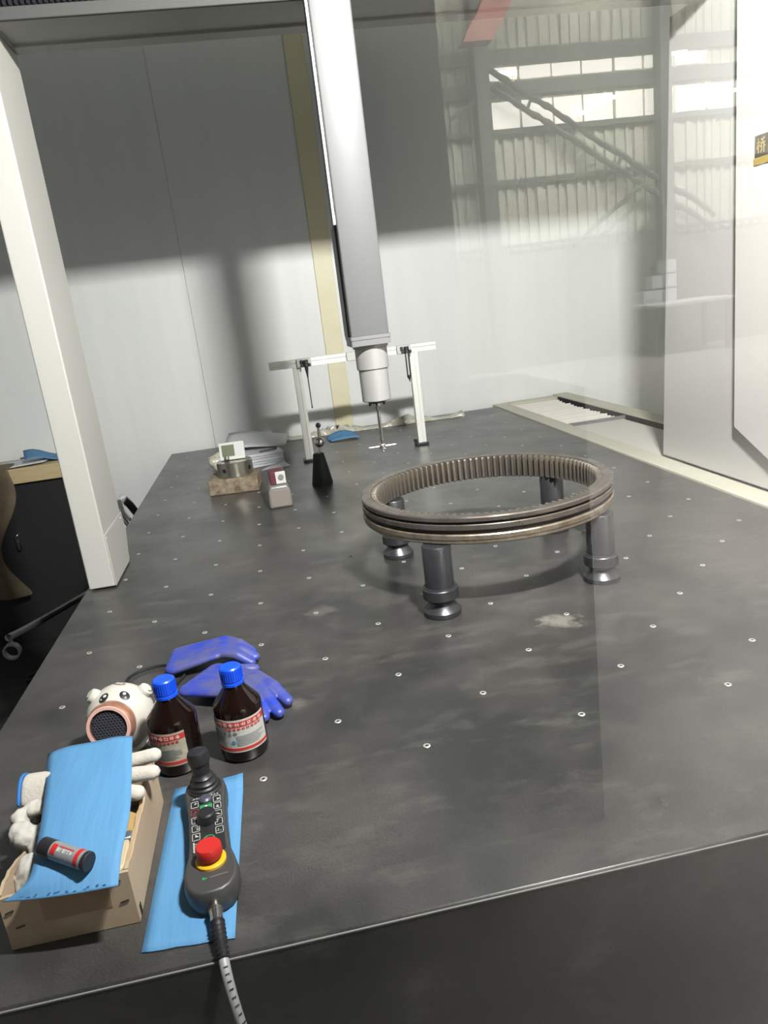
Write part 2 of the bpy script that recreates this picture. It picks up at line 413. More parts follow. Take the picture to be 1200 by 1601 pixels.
sc_ = thing('masking_cabinet', 'added dark cabinet behind the photographer, masking the bright hall in the glass reflection', 'cabinet', (0.5, -2.25, FZ))  # invented block that hides the partition edge and lit hall from the glass
MB().box(-0.30, 0.36, -0.24, 0.25, 0, 1.25).build('body', 'dark_part', sc_, bevel=0.005)
for x in (-0.29, 0.035): MB().box(x, x + 0.315, 0.2505, 0.265, 0.06, 1.22).build('door', 'dark_part', sc_, bevel=0.003)

# glass screen in front of the machine with its frame
scr = struct(MB().box(-1.9, 2.3, -0.626, -0.620, FZ + 0.05, 1.70).build('window_1', 'glass'))
fr = MB(); fr.box(-1.95, 2.35, -0.65, -0.60, 1.70, 1.78); fr.box(-1.95, 2.35, -0.65, -0.60, FZ, FZ + 0.05)
fr.box(-1.95, -1.9, -0.65, -0.60, FZ + 0.05, 1.70); fr.box(2.3, 2.35, -0.65, -0.60, FZ + 0.05, 1.70)
fr.build('window_frame', 'alu_profile', scr)

# hall wall behind the photographer, seen only as a reflection in the glass
hw = struct(MB().box(1.5, 12, -14.3, -14.06, FZ, 5.6).build('wall_hall', 'clad'))
rib = MB()
x = 1.6
while x < 11.9:
    rib.box(x, x + 0.07, -14.06, -14.0, FZ, 5.0); x += 0.19
MB().box(1.5, 12, -13.99, -13.96, FZ, 1.18).build('dimming_panel', 'dimming', hw)  # added dark panel, weakens the lower hall wall in the reflection
rb = rib.build('cladding_ribs', 'clad', hw); rb['kind'] = 'stuff'
for (z0, z1, x0, x1) in ((4.05, 4.24, 4.62, 8.6), (3.29, 3.71, 4.62, 10.6)):
    x = x0
    while x < x1:
        MB().box(x, x + 0.52, -14.02, -13.98, z0, z1).build('window_pane', 'skylight', hw); x += 0.58
g = MB()
for z0, z1 in ((3.78, 4.00), (3.18, 3.27), (2.38, 2.45), (4.28, 4.5), (1.30, 1.36)): g.box(2.5, 12, -13.97, -13.9, z0, z1)
g.build('girt', 'hall_steel', hw)
for x in (4.40, 7.70, 11.0):
    MB().box(x - 0.11, x + 0.11, -13.9, -13.6, FZ, 5.4).build('hall_column', 'hall_steel', hw)
def bar(a, b, w, name, parent, material='hall_steel'):
    MB().tube([a, b], w, 6).build(name, material, parent)
for dz in (0.0, 0.26):
    bar((4.35, -13.75, 4.05 + dz), (8.7, -13.75, 1.20 + dz), 0.05, 'brace', hw)
    bar((7.25, -13.7, 1.85 + dz), (5.9, -13.7, 0.95 + dz), 0.04, 'brace', hw)
for x in (5.2, 6.0, 6.8): bar((x, -13.75, 3.49 - (x - 5.2) * 0.655), (x + 0.1, -13.75, 3.70 - (x - 5.2) * 0.655), 0.03, 'brace_link', hw)
bar((4.4, -13.7, 3.75), (3.8, -13.7, 3.45), 0.04, 'brace', hw)
struct(MB().box(1.5, 12, -14.3, -9.0, 5.6, 5.8).build('ceiling', 'hall_roof'))
cb = thing('crane_girder', 'red crane girder high in the hall reflected in the glass', 'girder', (4.4, -12.5, 4.3))
MB().prism([(-0.65, -0.1), (-0.2, -0.1), (0.55, 1.0), (0.05, 1.0)], -0.15, 0.15, 'y').build('girder_web', 'hall_red', cb)
MB().box(-2.5, 6, 0.3, 0.6, 0.62, 0.72).build('girder_rail', 'hall_steel', cb)
for i, (x, z) in enumerate(((6.25, 3.40), (6.50, 3.50), (6.75, 3.60), (8.52, 3.33), (8.78, 3.43), (9.03, 3.53), (4.95, 4.12), (8.05, 4.20))):
    l = tag(MB().box(x - 0.12, x + 0.14, -13.90, -13.84, z - 0.02, z + 0.03).build('strip_lamp', 'tube_lamp'),
        ['lowest strip lamp of the reflected row beside the brace', 'middle strip lamp of the reflected row beside the brace', 'highest strip lamp of the reflected row beside the brace',
         'lowest strip lamp reflected over the white machine leg', 'middle strip lamp reflected over the white machine leg', 'highest strip lamp reflected over the white machine leg',
         'lone strip lamp in the upper reflected window row', 'strip lamp reflected right at the upper edge of white leg'][i], 'lamp', 'reflected hall lamps')
for i, (x, z) in enumerate(((7.25, 0.05), (7.25, 0.30), (7.50, 0.05), (7.50, 0.30), (7.50, 0.55), (7.05, 0.05))):
    tag(MB().box(x - 0.1, x + 0.1, -13.5, -13.2, z, z + 0.22).build('carton', 'carton', bevel=0.006),
        ['lower carton of the reflected two-high stack', 'upper carton of the reflected two-high stack', 'bottom carton of the reflected three-high stack', 'middle carton of the reflected three-high stack', 'top carton of the reflected three-high stack', 'single reflected carton left of the stacks'][i], 'carton', 'reflected cartons')
tb = thing('packing_table', 'pale packing table carrying the reflected cartons', 'table', (7.5, -13.0, FZ))
MB().box(-0.7, 0.8, -0.5, 0.5, 0.84, 0.90).build('tabletop', 'carton', tb, bevel=0.01)
lg = MB().box(-0.03, 0.03, -0.03, 0.03, 0, 0.84).build('leg', 'hall_steel', tb)
lg.location = (-0.62, -0.42, 0)
for p in ((0.72, -0.42, 0), (-0.62, 0.42, 0), (0.72, 0.42, 0)): share(lg, tb, p)

# flood lamp housing on the head rail
fl = thing('flood_lamp', 'white flood lamp clamped to the glass screen head rail', 'lamp', (0.65, -0.55, 1.66))
MB().box(-0.20, 0.20, -0.055, -0.02, -0.075, 0.075).build('housing', 'white', fl, bevel=0.006)
MB().box(-0.185, 0.185, -0.019, -0.012, -0.06, 0.06).build('diffuser', 'lamp_face', fl)
MB().box(-0.03, 0.03, -0.06, -0.03, 0.06, 0.16).build('bracket', 'black_plastic', fl)

# ------------------------------------------------------------------ granite measuring table
TX0, TX1, TY0, TY1 = -0.475, 1.372, -0.312, 3.17
gt = thing('granite_table', 'large black granite measuring table with rows of steel inserts', 'table', (0.45, 1.4, FZ))
off = (0.45, 1.4, FZ)
sl = MB(); sl.box(TX0, TX1, TY0, TY1, -0.42, 0.0)
slab = sl.build('slab', 'granite', gt, off, bevel=0.004, seg=1)
# keep granite pattern in world coordinates
slab.data.materials.clear(); slab.data.materials.append(M['granite'])
MB().box(TX0 + 0.01, TX1 - 0.01, TY0 - 0.0006, TY0 + 0.002, -0.0042, -0.0026).build('edge_chamfer', 'chamfer', gt, off)
for x, y in ((-0.25, 0.1), (1.15, 0.1), (-0.25, 2.8), (1.15, 2.8)):
    MB().box(x - 0.12, x + 0.12, y - 0.12, y + 0.12, FZ, -0.42).build('support_leg', 'cabinet_black', gt, off)
k = 0.9523131553; U = 0.125
ins_src = None
ring_m = MB().lathe([(0.0030, 0.0004), (0.0030, 0.0013), (0.0048, 0.0015), (0.0058, 0.0008), (0.0058, 0.0003)], 14, closed=True)
bore_m = MB().lathe([(0.0031, 0.0004), (0.0031, 0.0006)], 10)
cnt = 0
for i in range(-5, 12):
    for j in range(-8, 20):
        X = i * U; Y = k * (2 * j - i) * U
        if X < TX0 + 0.06 or X > TX1 - 0.06 or Y < TY0 + 0.06 or Y > TY1 - 0.1: continue
        if Y < -0.07: continue
        if ins_src is None:
            ins_src = ring_m.build('threaded_insert', 'insert', gt); br_src = bore_m.build('bore', 'bore', ins_src)
            ins_src.location = (X - off[0], Y - off[1], -off[2])
        else:
            c = share(ins_src, gt, (X - off[0], Y - off[1], -off[2]))
            q = bpy.data.objects.new('bore', br_src.data); COL.objects.link(q); q.parent = c
        cnt += 1
# chrome loop on the left flank
arc = [(-0.476 + 0.01, 2.00, -0.10)] + [(-0.50 - 0.03 * math.sin(a), 2.00 - 0.02 * math.cos(a), -0.05 + 0.07 * math.sin(a)) for a in [i * PI / 10 for i in range(11)]]
arc = [(-0.47, 2.13, -0.09), (-0.51, 2.13, -0.07), (-0.53, 2.10, -0.01), (-0.535, 2.03, 0.035), (-0.535, 1.95, 0.03), (-0.52, 1.89, 0.0), (-0.49, 1.87, -0.05), (-0.47, 1.87, -0.09)]
tag(MB().tube(arc, 0.016, 12).build('lifting_loop', 'chrome', None, (-0.51, 2.0, -0.09)), 'chrome loop on the granite flank behind the white post', 'loop')

# right-hand guideway: rail, bellows, plate, outer rail
gw = thing('guideway_cover', 'cream guideway rails with white pleated bellows on the table right', 'guideway', (1.6, 1.4, FZ))
off = (1.6, 1.4, FZ)
MB().box(1.374, 1.455, TY0, 3.23, -0.42, 0.006).build('inner_rail', 'tan_rail', gw, off, bevel=0.003)
MB().box(1.745, 1.835, TY0, 3.23, -0.42, 0.016).build('outer_rail', 'tan_rail', gw, off, bevel=0.003)
MB().box(1.7425, 1.745, 1.2, 3.15, -0.05, 0.009).build('slit_shade', 'black_matte', gw, off)  # black strip standing in for the shade along the outer rail
MB().box(1.455, 1.745, 3.155, 3.23, -0.42, 0.008).build('end_rail', 'tan_rail', gw, off, bevel=0.003)
MB().box(1.4555, 1.7445, TY0, 3.15, -0.42, -0.060).build('way_bed', 'black_matte', gw, off)
MB().box(1.4565, 1.722, 1.2, 2.30, -0.05, -0.006).build('way_plate', 'pleat', gw, off, bevel=0.002)
MB().box(1.4565, 1.735, 2.302, 2.312, -0.05, 0.008).build('bellows_end_bar', 'ram_dark', gw, off, bevel=0.001)
pl = MB().prism([(-0.021, -0.03), (-0.002, 0.004), (0.002, 0.004), (0.021, -0.03)], 1.458 - 1.6, 1.715 - 1.6, 'x').build('bellows_pleat', 'pleat', gw)
pl.location = (0, 2.335 - 1.4, -0.004 - FZ)
y = 2.335 + 0.0405
while y < 3.14:
    share(pl, gw, (0, y - 1.4, -0.004 - FZ + random.uniform(-0.004, 0.005))); y += 0.0405
for x, y in ((1.6, 0.1), (1.6, 2.8)):
    MB().box(x - 0.12, x + 0.12, y - 0.12, y + 0.12, FZ, -0.42).build('support_leg', 'cabinet_black', gw, off)

# ------------------------------------------------------------------ the bridge of the measuring machine
br = thing('measuring_bridge', 'white portal bridge of a coordinate measuring machine spanning the granite table', 'machine', (0.5, 1.15, 0.0))
off = (0.5, 1.15, 0.0)
MB().box(-0.462, -0.393, 1.020, 1.268, 0.004, 1.372).build('left_post', 'white_cover', br, off, bevel=0.004, seg=3)
ft = MB().prism([(1.022, 0.004), (1.240, 0.004), (1.285, 0.090), (1.272, 0.150), (1.022, 0.150)], -0.3928, -0.3900, 'x').build('post_foot', 'white_cover', br, off, bevel=0.001)
MB().tube([(-0.390, 1.034, 0.138), (-0.3885, 1.034, 0.138)], 0.003, 8).build('screw', 'insert', ft, off)
MB().tube([(-0.390, 1.245, 0.138), (-0.3885, 1.245, 0.138)], 0.003, 8).build('screw', 'insert', ft, off)
bm_ = MB().box(-0.50, 1.98, 1.060, 1.270, 1.375, 2.16).build('beam', 'grey_cover', br, off, bevel=0.003)
MB().box(-0.388, 1.452, 1.215, 1.268, 1.369, 1.3755).build('underside_strip', 'grey_cover', bm_, off, bevel=0.001)
MB().box(-0.50, 1.45, 1.050, 1.0605, 1.372, 1.400).build('front_lip', 'beam_lip_shade', bm_, off, bevel=0.002)
MB().box(-0.47, -0.385, 1.02, 1.275, 1.372, 1.3758).build('corner_bracket', 'grey_cover', bm_, off)
pb = MB()
x = -0.50
while x < 0.30:
    pb.prism([(x, 1.0595), (x + 0.006, 1.045), (x + 0.012, 1.0595)], 1.402, 2.10, 'z'); x += 0.013
q = pb.build('beam_bellows', 'black_bellows', bm_, off); q['kind'] = 'stuff'
# right leg
def taper(z): return 1.466 - 0.088 * z / 1.417
MB().prism([(0.20, 0.010), (taper(0.01), 0.010), (taper(1.374), 1.374), (0.20, 1.374)], 1.457, 1.738, 'x').build('right_leg', 'leg_panel', br, off, bevel=0.003)
cv = MB().prism([(0.20, 0.012), (0.70, 0.035), (0.865, 0.112), (1.012, 0.178), (1.012, 1.76), (0.20, 1.76)], 1.430, 1.4565, 'x').build('leg_cover', 'white_leg', br, off, bevel=0.005, seg=3)
sg = MB().box(1.4275, 1.4302, 0.55, 0.926, 0.898, 0.950).build('name_plate', 'sign_black', cv, off, bevel=0.0008)
MB().box(1.4272, 1.4302, 0.55, 0.929, 0.880, 0.8975).build('gold_strip', 'gold', cv, off)
def stroke(m, p, q, w, X=1.4270):
    a = Vector((p[0], p[1])); b = Vector((q[0], q[1])); d = (b - a).normalized(); n = Vector((-d.y, d.x)) * w / 2
    pts = [a - n, b - n, b + n, a + n]
    m.prism([(v.x, v.y) for v in pts], X, X + 0.001, 'x')
ch = MB()
def K(u, v): return (0.918 - u * 0.034, 0.906 + v * 0.036)
for p, q in (((0.02, 0.72), (0.42, 0.72)), ((0.22, 0.98), (0.22, 0.02)), ((0.22, 0.68), (0.02, 0.30)), ((0.24, 0.62), (0.40, 0.45)),
             ((0.50, 0.86), (0.92, 0.95)), ((0.44, 0.66), (1.0, 0.66)), ((0.72, 0.90), (0.68, 0.66)), ((0.68, 0.66), (0.44, 0.40)), ((0.74, 0.66), (1.0, 0.40)),
             ((0.60, 0.46), (0.58, 0.18)), ((0.58, 0.18), (0.48, 0.03)), ((0.84, 0.46), (0.84, 0.02))):
    stroke(ch, K(*p), K(*q), 0.0028)
ch.build('lettering', 'gold', cv, off)
# ram, flange, probe head, stylus
rm = MB().prism(rrect(0.325, 0.4225, 0.930, 1.040, 0.004, 3), 0.581, 2.30, 'z').build('ram', 'ram', br, off)
MB().box(0.3185, 0.3252, 0.940, 0.955, 0.872, 2.20).build('scale_strip', 'scale_strip', rm, off, bevel=0.001)
MB().box(0.3175, 0.3255, 0.937, 0.958, 0.850, 0.874).build('strip_end_cap', 'alu', rm, off, bevel=0.001)
MB().box(0.3205, 0.3254, 0.962, 1.036, 0.581, 0.85).build('side_cover', 'ram_dark', rm, off, bevel=0.001)
MB().prism(rrect(0.322, 0.4255, 0.927, 1.043, 0.004, 3), 0.5715, 0.5805, 'z').build('ram_flange', 'ram_dark', rm, off)
MB().prism(rrect(0.3235, 0.424, 0.9285, 1.0415, 0.004, 3), 0.556, 0.571, 'z').build('ram_flange', 'ram_dark', rm, off)
PX, PY = 0.3785, 0.985
T = Matrix.Translation((PX, PY, 0))
ph = MB().lathe([(0.0, 0.5555), (0.047, 0.5555), (0.047, 0.549), (0.0425, 0.546), (0.0425, 0.494), (0.0405, 0.4925), (0.0385, 0.491), (0.0385, 0.4105), (0.0365, 0.4085), (0.0, 0.4085)], 40, T).build('probe_head', 'alu', br, off)
MB().lathe([(0.0, 0.4083), (0.018, 0.4083), (0.018, 0.402), (0.0, 0.402)], 24, T).build('stylus_plate', 'gunmetal', ph, off)
for i in range(6):
    a = i * PI / 3 + 0.3
    MB().lathe([(0, 0.4082), (0.0032, 0.4082), (0.0032, 0.397), (0, 0.397)], 8, Matrix.Translation((PX + 0.022 * math.cos(a), PY + 0.022 * math.sin(a), 0))).build('plate_screw', 'gunmetal', ph, off)
st = MB().lathe([(0, 0.402), (0.0085, 0.402), (0.0085, 0.390), (0.0055, 0.384), (0.0048, 0.378), (0.0048, 0.291), (0.0, 0.291)], 14, T).build('stylus', 'steel', br, off)
MB().box(PX - 0.008, PX + 0.008, PY - 0.008, PY + 0.008, 0.277, 0.2905).build('star_hub', 'steel', st, off, bevel=0.002)
for d in ((1, 0), (-1, 0), (0, 1), (0, -1)):
    m = MB().tube([(PX + d[0] * 0.008, PY + d[1] * 0.008, 0.284), (PX + d[0] * 0.036, PY + d[1] * 0.036, 0.284)], [0.0026, 0.0018], 8)
    m.ball((PX + d[0] * 0.037, PY + d[1] * 0.037, 0.284), 0.0026, 8); m.build('star_arm', 'insert', st, off)
m = MB().tube([(PX, PY, 0.278), (PX, PY, 0.272)], 0.002, 8); m.ball((PX, PY, 0.270), 0.0035, 10); m.build('tip_ball', 'insert', st, off)

# ------------------------------------------------------------------ probe changing rack
rk = thing('probe_rack', 'aluminium profile stylus rack with two posts on black feet', 'rack', (0.5, 2.39, 0))
off = (0.5, 2.39, 0)
def profile(a0, a1, b0, b1, lo, hi, axis):
    # square aluminium extrusion with a slot in the two visible faces
    c = (a0 + a1) / 2; d = (b0 + b1) / 2; s = 0.0035; dp = 0.006
    return MB().prism([(a0, b0), (c - s, b0), (c - s, b0 + dp), (c + s, b0 + dp), (c + s, b0), (a1, b0), (a1, d - s), (a1 - dp, d - s), (a1 - dp, d + s), (a1, d + s), (a1, b1), (c + s, b1), (c + s, b1 - dp), (c - s, b1 - dp), (c - s, b1), (a0, b1), (a0, d + s), (a0 + dp, d + s), (a0 + dp, d - s), (a0, d - s)], lo, hi, axis)
profile(2.371, 2.407, 0.4255, 0.4600, 0.118, 0.871, 'x').build('crossbar', 'alu_profile', rk, off)
for a, b in ((0.2205, 0.2575), (0.7475, 0.7845)):
    p = profile(a, b, 2.371, 2.407, 0.012, 0.4252, 'z').build('post', 'alu_profile', rk, off)
    c = (a + b) / 2
    f = MB().box(c - 0.030, c + 0.026, 2.355, 2.425, 0, 0.012).build('foot', 'black_plastic', rk, off, bevel=0.002)
    MB().lathe([(0, 0.012), (0.008, 0.012), (0.008, 0.024), (0, 0.024)], 12, Matrix.Translation((c + (0.034 if a < 0.5 else -0.034) * 0.75, 2.415, 0))).build('foot_bolt', 'black_plastic', f, off)
for X, fork in ((0.272, 1), (0.494, 0), (0.722, 1)):
    h = MB().box(X - 0.032, X + 0.032, 2.352, 2.3705, 0.424, 0.462).build('holder', 'white', rk, off, bevel=0.003)
    if fork:
        for s in (-1, 1): MB().box(X + 0.006 + s * 0.016 - 0.005, X + 0.006 + s * 0.016 + 0.005, 2.318, 2.3515, 0.428, 0.440).build('fork_prong', 'gunmetal', h, off, bevel=0.002)
        MB().lathe([(0, 0.4405), (0.006, 0.4405), (0.006, 0.456), (0, 0.456)], 10, Matrix.Translation((X - 0.012, 2.345, 0))).build('fork_pin', 'gunmetal', h, off)
sm = thing('stylus_module', 'long thin stylus hanging in the left holder of the rack', 'stylus', (0.279, 2.334, 0.428), 0, 'styli in the rack')
MB().lathe([(0, 0.028), (0.011, 0.028), (0.011, 0.014), (0.016, 0.0126), (0.016, 0.0006), (0.009, 0.0005), (0.008, -0.012), (0.005, -0.030), (0.0032, -0.050), (0, -0.050)], 16).build('coupling', 'gunmetal', sm)
m = MB().tube([(0, 0, -0.048), (0.0, 0, -0.178)], 0.0024, 8); m.ball((0, 0, -0.180), 0.0042, 10); m.build('shaft', 'gunmetal', sm)
sm = thing('stylus_module', 'short twin-rod stylus with pointed tip in the right holder of the rack', 'stylus', (0.729, 2.334, 0.428), 0, 'styli in the rack')
MB().lathe([(0, 0.028), (0.011, 0.028), (0.011, 0.014), (0.016, 0.0126), (0.016, 0.0006), (0, 0.0005)], 16).build('coupling', 'gunmetal', sm)
for s in (-1, 1): MB().tube([(s * 0.0065, 0, 0.0005), (s * 0.0065, 0, -0.098)], 0.0032, 8).build('rod', 'gunmetal', sm)
MB().lathe([(0, -0.098), (0.010, -0.098), (0.009, -0.108), (0.003, -0.118), (0.001, -0.130), (0, -0.130)], 12).build('tip', 'gunmetal', sm)

# ------------------------------------------------------------------ ring gear on four pillars
RC = (0.573, 0.705, 0.157)
rg = thing('ring_gear', 'large oiled steel internal ring gear resting on four dark pillars', 'gear', RC)
N = 180
MB().lathe([(0.2745, 0.048), (0.2745, 0.0585), (0.276, 0.060), (0.296, 0.060), (0.2985, 0.0575), (0.2985, 0.050), (0.2960, 0.048)], N, closed=True).build('top_flange', 'gear_top', rg)
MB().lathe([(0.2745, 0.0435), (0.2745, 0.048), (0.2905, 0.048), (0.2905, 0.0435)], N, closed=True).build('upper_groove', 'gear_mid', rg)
MB().lathe([(0.2745, 0.031), (0.2745, 0.0435), (0.297, 0.0435), (0.2985, 0.042), (0.2985, 0.0325), (0.297, 0.031)], N, closed=True).build('middle_band', 'gear_top', rg)
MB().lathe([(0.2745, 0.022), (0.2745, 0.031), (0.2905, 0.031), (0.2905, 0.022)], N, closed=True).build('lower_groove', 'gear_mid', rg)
MB().lathe([(0.2745, 0.000), (0.2745, 0.022), (0.2975, 0.022), (0.2990, 0.020), (0.2990, 0.011), (0.2975, 0.010), (0.2975, 0.003), (0.2940, 0.000)], N, closed=True).build('bottom_band', 'gear_low', rg)
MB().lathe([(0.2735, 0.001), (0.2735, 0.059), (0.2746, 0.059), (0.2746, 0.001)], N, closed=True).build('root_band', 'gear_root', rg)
tp = [(-0.0062, 0.2740), (-0.0040, 0.2655), (-0.0028, 0.2615), (0.0028, 0.2615), (0.0040, 0.2655), (0.0062, 0.2740)]
tm = MB()
n6 = len(tp)
vs = [(0 + y if z not in (0, 3) else y + 0.0, x, zz) for z, zz in ()] if False else []
for zi, (zz, dr) in enumerate(((0.0010, 0.0022), (0.0035, 0.0), (0.0560, 0.0), (0.0590, 0.0026))):
    for x, r in tp: vs.append((min(r + (dr if r < 0.2725 else 0), 0.2740), x * (0.8 if dr and r < 0.27 else 1), zz))
fs = [tuple(range(n6)), tuple(range(3 * n6, 4 * n6))]
for j in range(3):
    for i in range(n6): fs.append((j * n6 + i, j * n6 + (i + 1) % n6, (j + 1) * n6 + (i + 1) % n6, (j + 1) * n6 + i))
tm.add(vs, fs)
t0 = tm.build('tooth', 'gear_tooth', rg)
NT = 102
for i in range(1, NT): share(t0, rg, (0, 0, 0), 2 * PI * i / NT)

pp = thing('support_pillar', 'dark steel pillar under the ring gear nearest the front left', 'pillar', (0.392, 0.473, 0.0), 0, 'pillars under the ring gear')
MB().lathe([(0, 0.0005), (0.0395, 0.0005), (0.0405, 0.002), (0.0405, 0.011), (0.0385, 0.0135), (0.031, 0.022), (0.0275, 0.030), (0, 0.030)], 40).build('base', 'gunmetal', pp)
MB().lathe([(0, 0.030), (0.0272, 0.030), (0.0272, 0.0378), (0, 0.0378)], 32).build('neck', 'gear_mid', pp)
MB().lathe([(0, 0.038), (0.0365, 0.038), (0.0385, 0.040), (0.0385, 0.0605), (0.0372, 0.0625), (0.0352, 0.0628), (0.0345, 0.0655), (0, 0.0655)], 40).build('collar', 'gunmetal', pp)
MB().lathe([(0, 0.0655), (0.0310, 0.0655), (0.0310, 0.1545), (0.0298, 0.1565), (0, 0.1565)], 40).build('shaft', 'gunmetal', pp)
for (x, y), lb in zip(((0.770, 0.501), (0.811, 0.887), (0.373, 0.893)), ('dark steel pillar under the ring gear nearest the front right', 'dark steel pillar seen through the ring at its back right', 'dark steel pillar at the back left, mostly hidden by the ring')):
    dup(pp, (x, y, 0), 0.7, lb)

# ------------------------------------------------------------------ things standing at the back of the table
bs = thing('calibration_sphere', 'polished calibration sphere on a black conical stand', 'calibration sphere', (0.252, 1.885, 0))
MB().lathe([(0, 0), (0.041, 0), (0.0415, 0.004), (0.0215, 0.121), (0.020, 0.123), (0, 0.123)], 32).build('stand', 'black_matte', bs)
MB().tube([(0.004, 0, 0.122), (0.008, 0, 0.150)], 0.0062, 12).build('lower_stem', 'steel', bs)
MB().ball((0.010, 0, 0.166), 0.0205, 24).build('large_ball', 'steel', bs)
MB().tube([(0.012, 0, 0.184), (0.014, 0, 0.224)], [0.0075, 0.005], 12).build('upper_stem', 'steel', bs)
MB().ball((0.0148, 0, 0.231), 0.0105, 18).build('small_ball', 'gunmetal', bs)

sb = thing('steel_block', 'rust-mottled rectangular steel block under the turned steel disc', 'block', (-0.088, 2.025, 0), -0.10)
MB().box(-0.098, 0.098, -0.075, 0.075, 0, 0.062).build('body', 'rust_block', sb, bevel=0.004)
for i in range(4): MB().box(-0.0995, -0.0975, -0.06 + i * 0.012, -0.054 + i * 0.012, 0.012, 0.05).build('side_groove', 'gear_mid', sb)
gd = thing('steel_disc', 'turned steel cylinder with two radial holes on the rusty block', 'cylinder', (-0.080, 2.020, 0.0625))
MB().lathe([(0, 0), (0.069, 0), (0.071, 0.002), (0.071, 0.057), (0.069, 0.059), (0.050, 0.059), (0.050, 0.0585), (0, 0.0585)], 48).build('body', 'nickel', gd)
for a in (-125, -35):
    c = math.cos(math.radians(a)); s = math.sin(math.radians(a))
    MB().tube([(0.0700 * c, 0.0700 * s, 0.03), (0.0716 * c, 0.0716 * s, 0.03)], 0.009, 14).build('radial_hole', 'gear_mid', gd)
tm_ = thing('digital_thermometer', 'white digital thermometer with grey screen propped on the steel disc', 'thermometer', (-0.082, 2.03, 0.1222), 0, None, (math.radians(-14), 0, math.radians(-4)))
MB().prism(rrect(-0.050, 0.050, 0.0, 0.070, 0.004, 3), -0.008, 0.008, 'y').build('case', 'white', tm_, bevel=0.001)
MB().box(-0.040, 0.010, -0.0092, -0.0078, 0.014, 0.060).build('screen', 'lcd', tm_)
for i in range(5): MB().box(0.018, 0.042, -0.0088, -0.0078, 0.014 + i * 0.010, 0.018 + i * 0.010).build('printed_line', 'paper_lav', tm_)
MB().lathe([(0, 0.0), (0.010, 0.0), (0.009, 0.014), (0.006, 0.018), (0, 0.018)], 14, Matrix.Translation((-0.022, -0.022, 0.0))).build('stand_knob', 'lcd', tm_)

mg = thing('magnetic_base', 'small grey cast base with maroon and white switch block', 'magnetic base', (0.078, 1.66, 0), 0.05)
MB().prism([(-0.038, 0.0), (0.038, 0.0), (0.042, 0.010), (0.040, 0.062), (0.030, 0.080), (-0.028, 0.080), (-0.038, 0.062), (-0.041, 0.010)], -0.055, 0.055, 'y').build('body', 'magnet_grey', mg, bevel=0.006, seg=3)
MB().prism(rrect(-0.035, 0.035, 0.006, 0.066, 0.012, 4), -0.0575, -0.0545, 'y').build('front_plate', 'brown_panel', mg, bevel=0.001)
MB().box(-0.024, 0.030, -0.028, 0.04, 0.0802, 0.128).build('switch_block', 'maroon', mg, bevel=0.003)
f = MB().box(-0.004, 0.0315, -0.0305, -0.0282, 0.082, 0.126).build('switch_face', 'white', mg, bevel=0.002)
MB().tube([(0.015, -0.0306, 0.106), (0.015, -0.0345, 0.106)], 0.010, 16).build('switch_knob', 'magnet_grey', f)

# papers behind the block
ps = thing('paper_pack', 'wrapped pack of papers lying behind the thermometer', 'paper pack', (0.015, 2.56, 0), 0.16)
for i in range(5): MB().box(-0.10, 0.085, -0.14, 0.14, 0.0005 + i * 0.0125, 0.0120 + i * 0.0125).build('paper_ream', 'paper_lav' if i % 2 else 'paper', ps, bevel=0.0015)
rows = [[(-0.16 + 0.30 * u + 0.03 * v, 2.52 + 0.34 * v, 0.076 + 0.035 * v * (1 - u) + 0.008 * math.sin(5 * u)) for u in [i / 8 for i in range(9)]] for v in [j / 5 for j in range(6)]]
tag(sheet(rows, 0.0015, 'paper_sheet', 'paper', None, (0, 2.6, 0.066)), 'curled white sheet lying on top of the paper pack', 'paper')
rows = [[lerp(lerp((0.010, 2.335, 0.001), (0.150, 2.350, 0.001), u), lerp((0.030, 2.385, 0.001), (0.118, 2.430, 0.001), u), v)[:2] + (0.001 + 0.012 * u * v * v,) for u in [i / 6 for i in range(7)]] for v in [j / 4 for j in range(5)]]
tag(sheet(rows, 0.0012, 'paper_slip', 'paper', None, (0.08, 2.37, 0.001)), 'loose white paper slip flat on the granite beside the paper pack', 'paper')
m = MB()
random.seed(3)
for i in range(9): m.ball((-0.185 + random.uniform(-0.03, 0.03), 2.50 + random.uniform(-0.08, 0.08), 0.036 + random.uniform(-0.006, 0.02)), random.uniform(0.018, 0.028), 10)
tag(m.build('plastic_bag', 'film', None, (-0.185, 2.50, 0.0), remesh=0.006, smooth_it=2), 'crumpled clear plastic bag left of the paper pack', 'bag')
pen = thing('black_pen', 'short dark pen lying on top of the paper pack', 'pen', (0.055, 2.44, 0.0655), 0.3)
MB().tube([(-0.04, 0, 0.004), (0.03, 0, 0.004)], 0.004, 8).build('barrel', 'slot', pen)
MB().tube([(0.03, 0, 0.004), (0.042, 0, 0.004)], [0.0042, 0.003], 8).build('cap', 'black_plastic', pen)

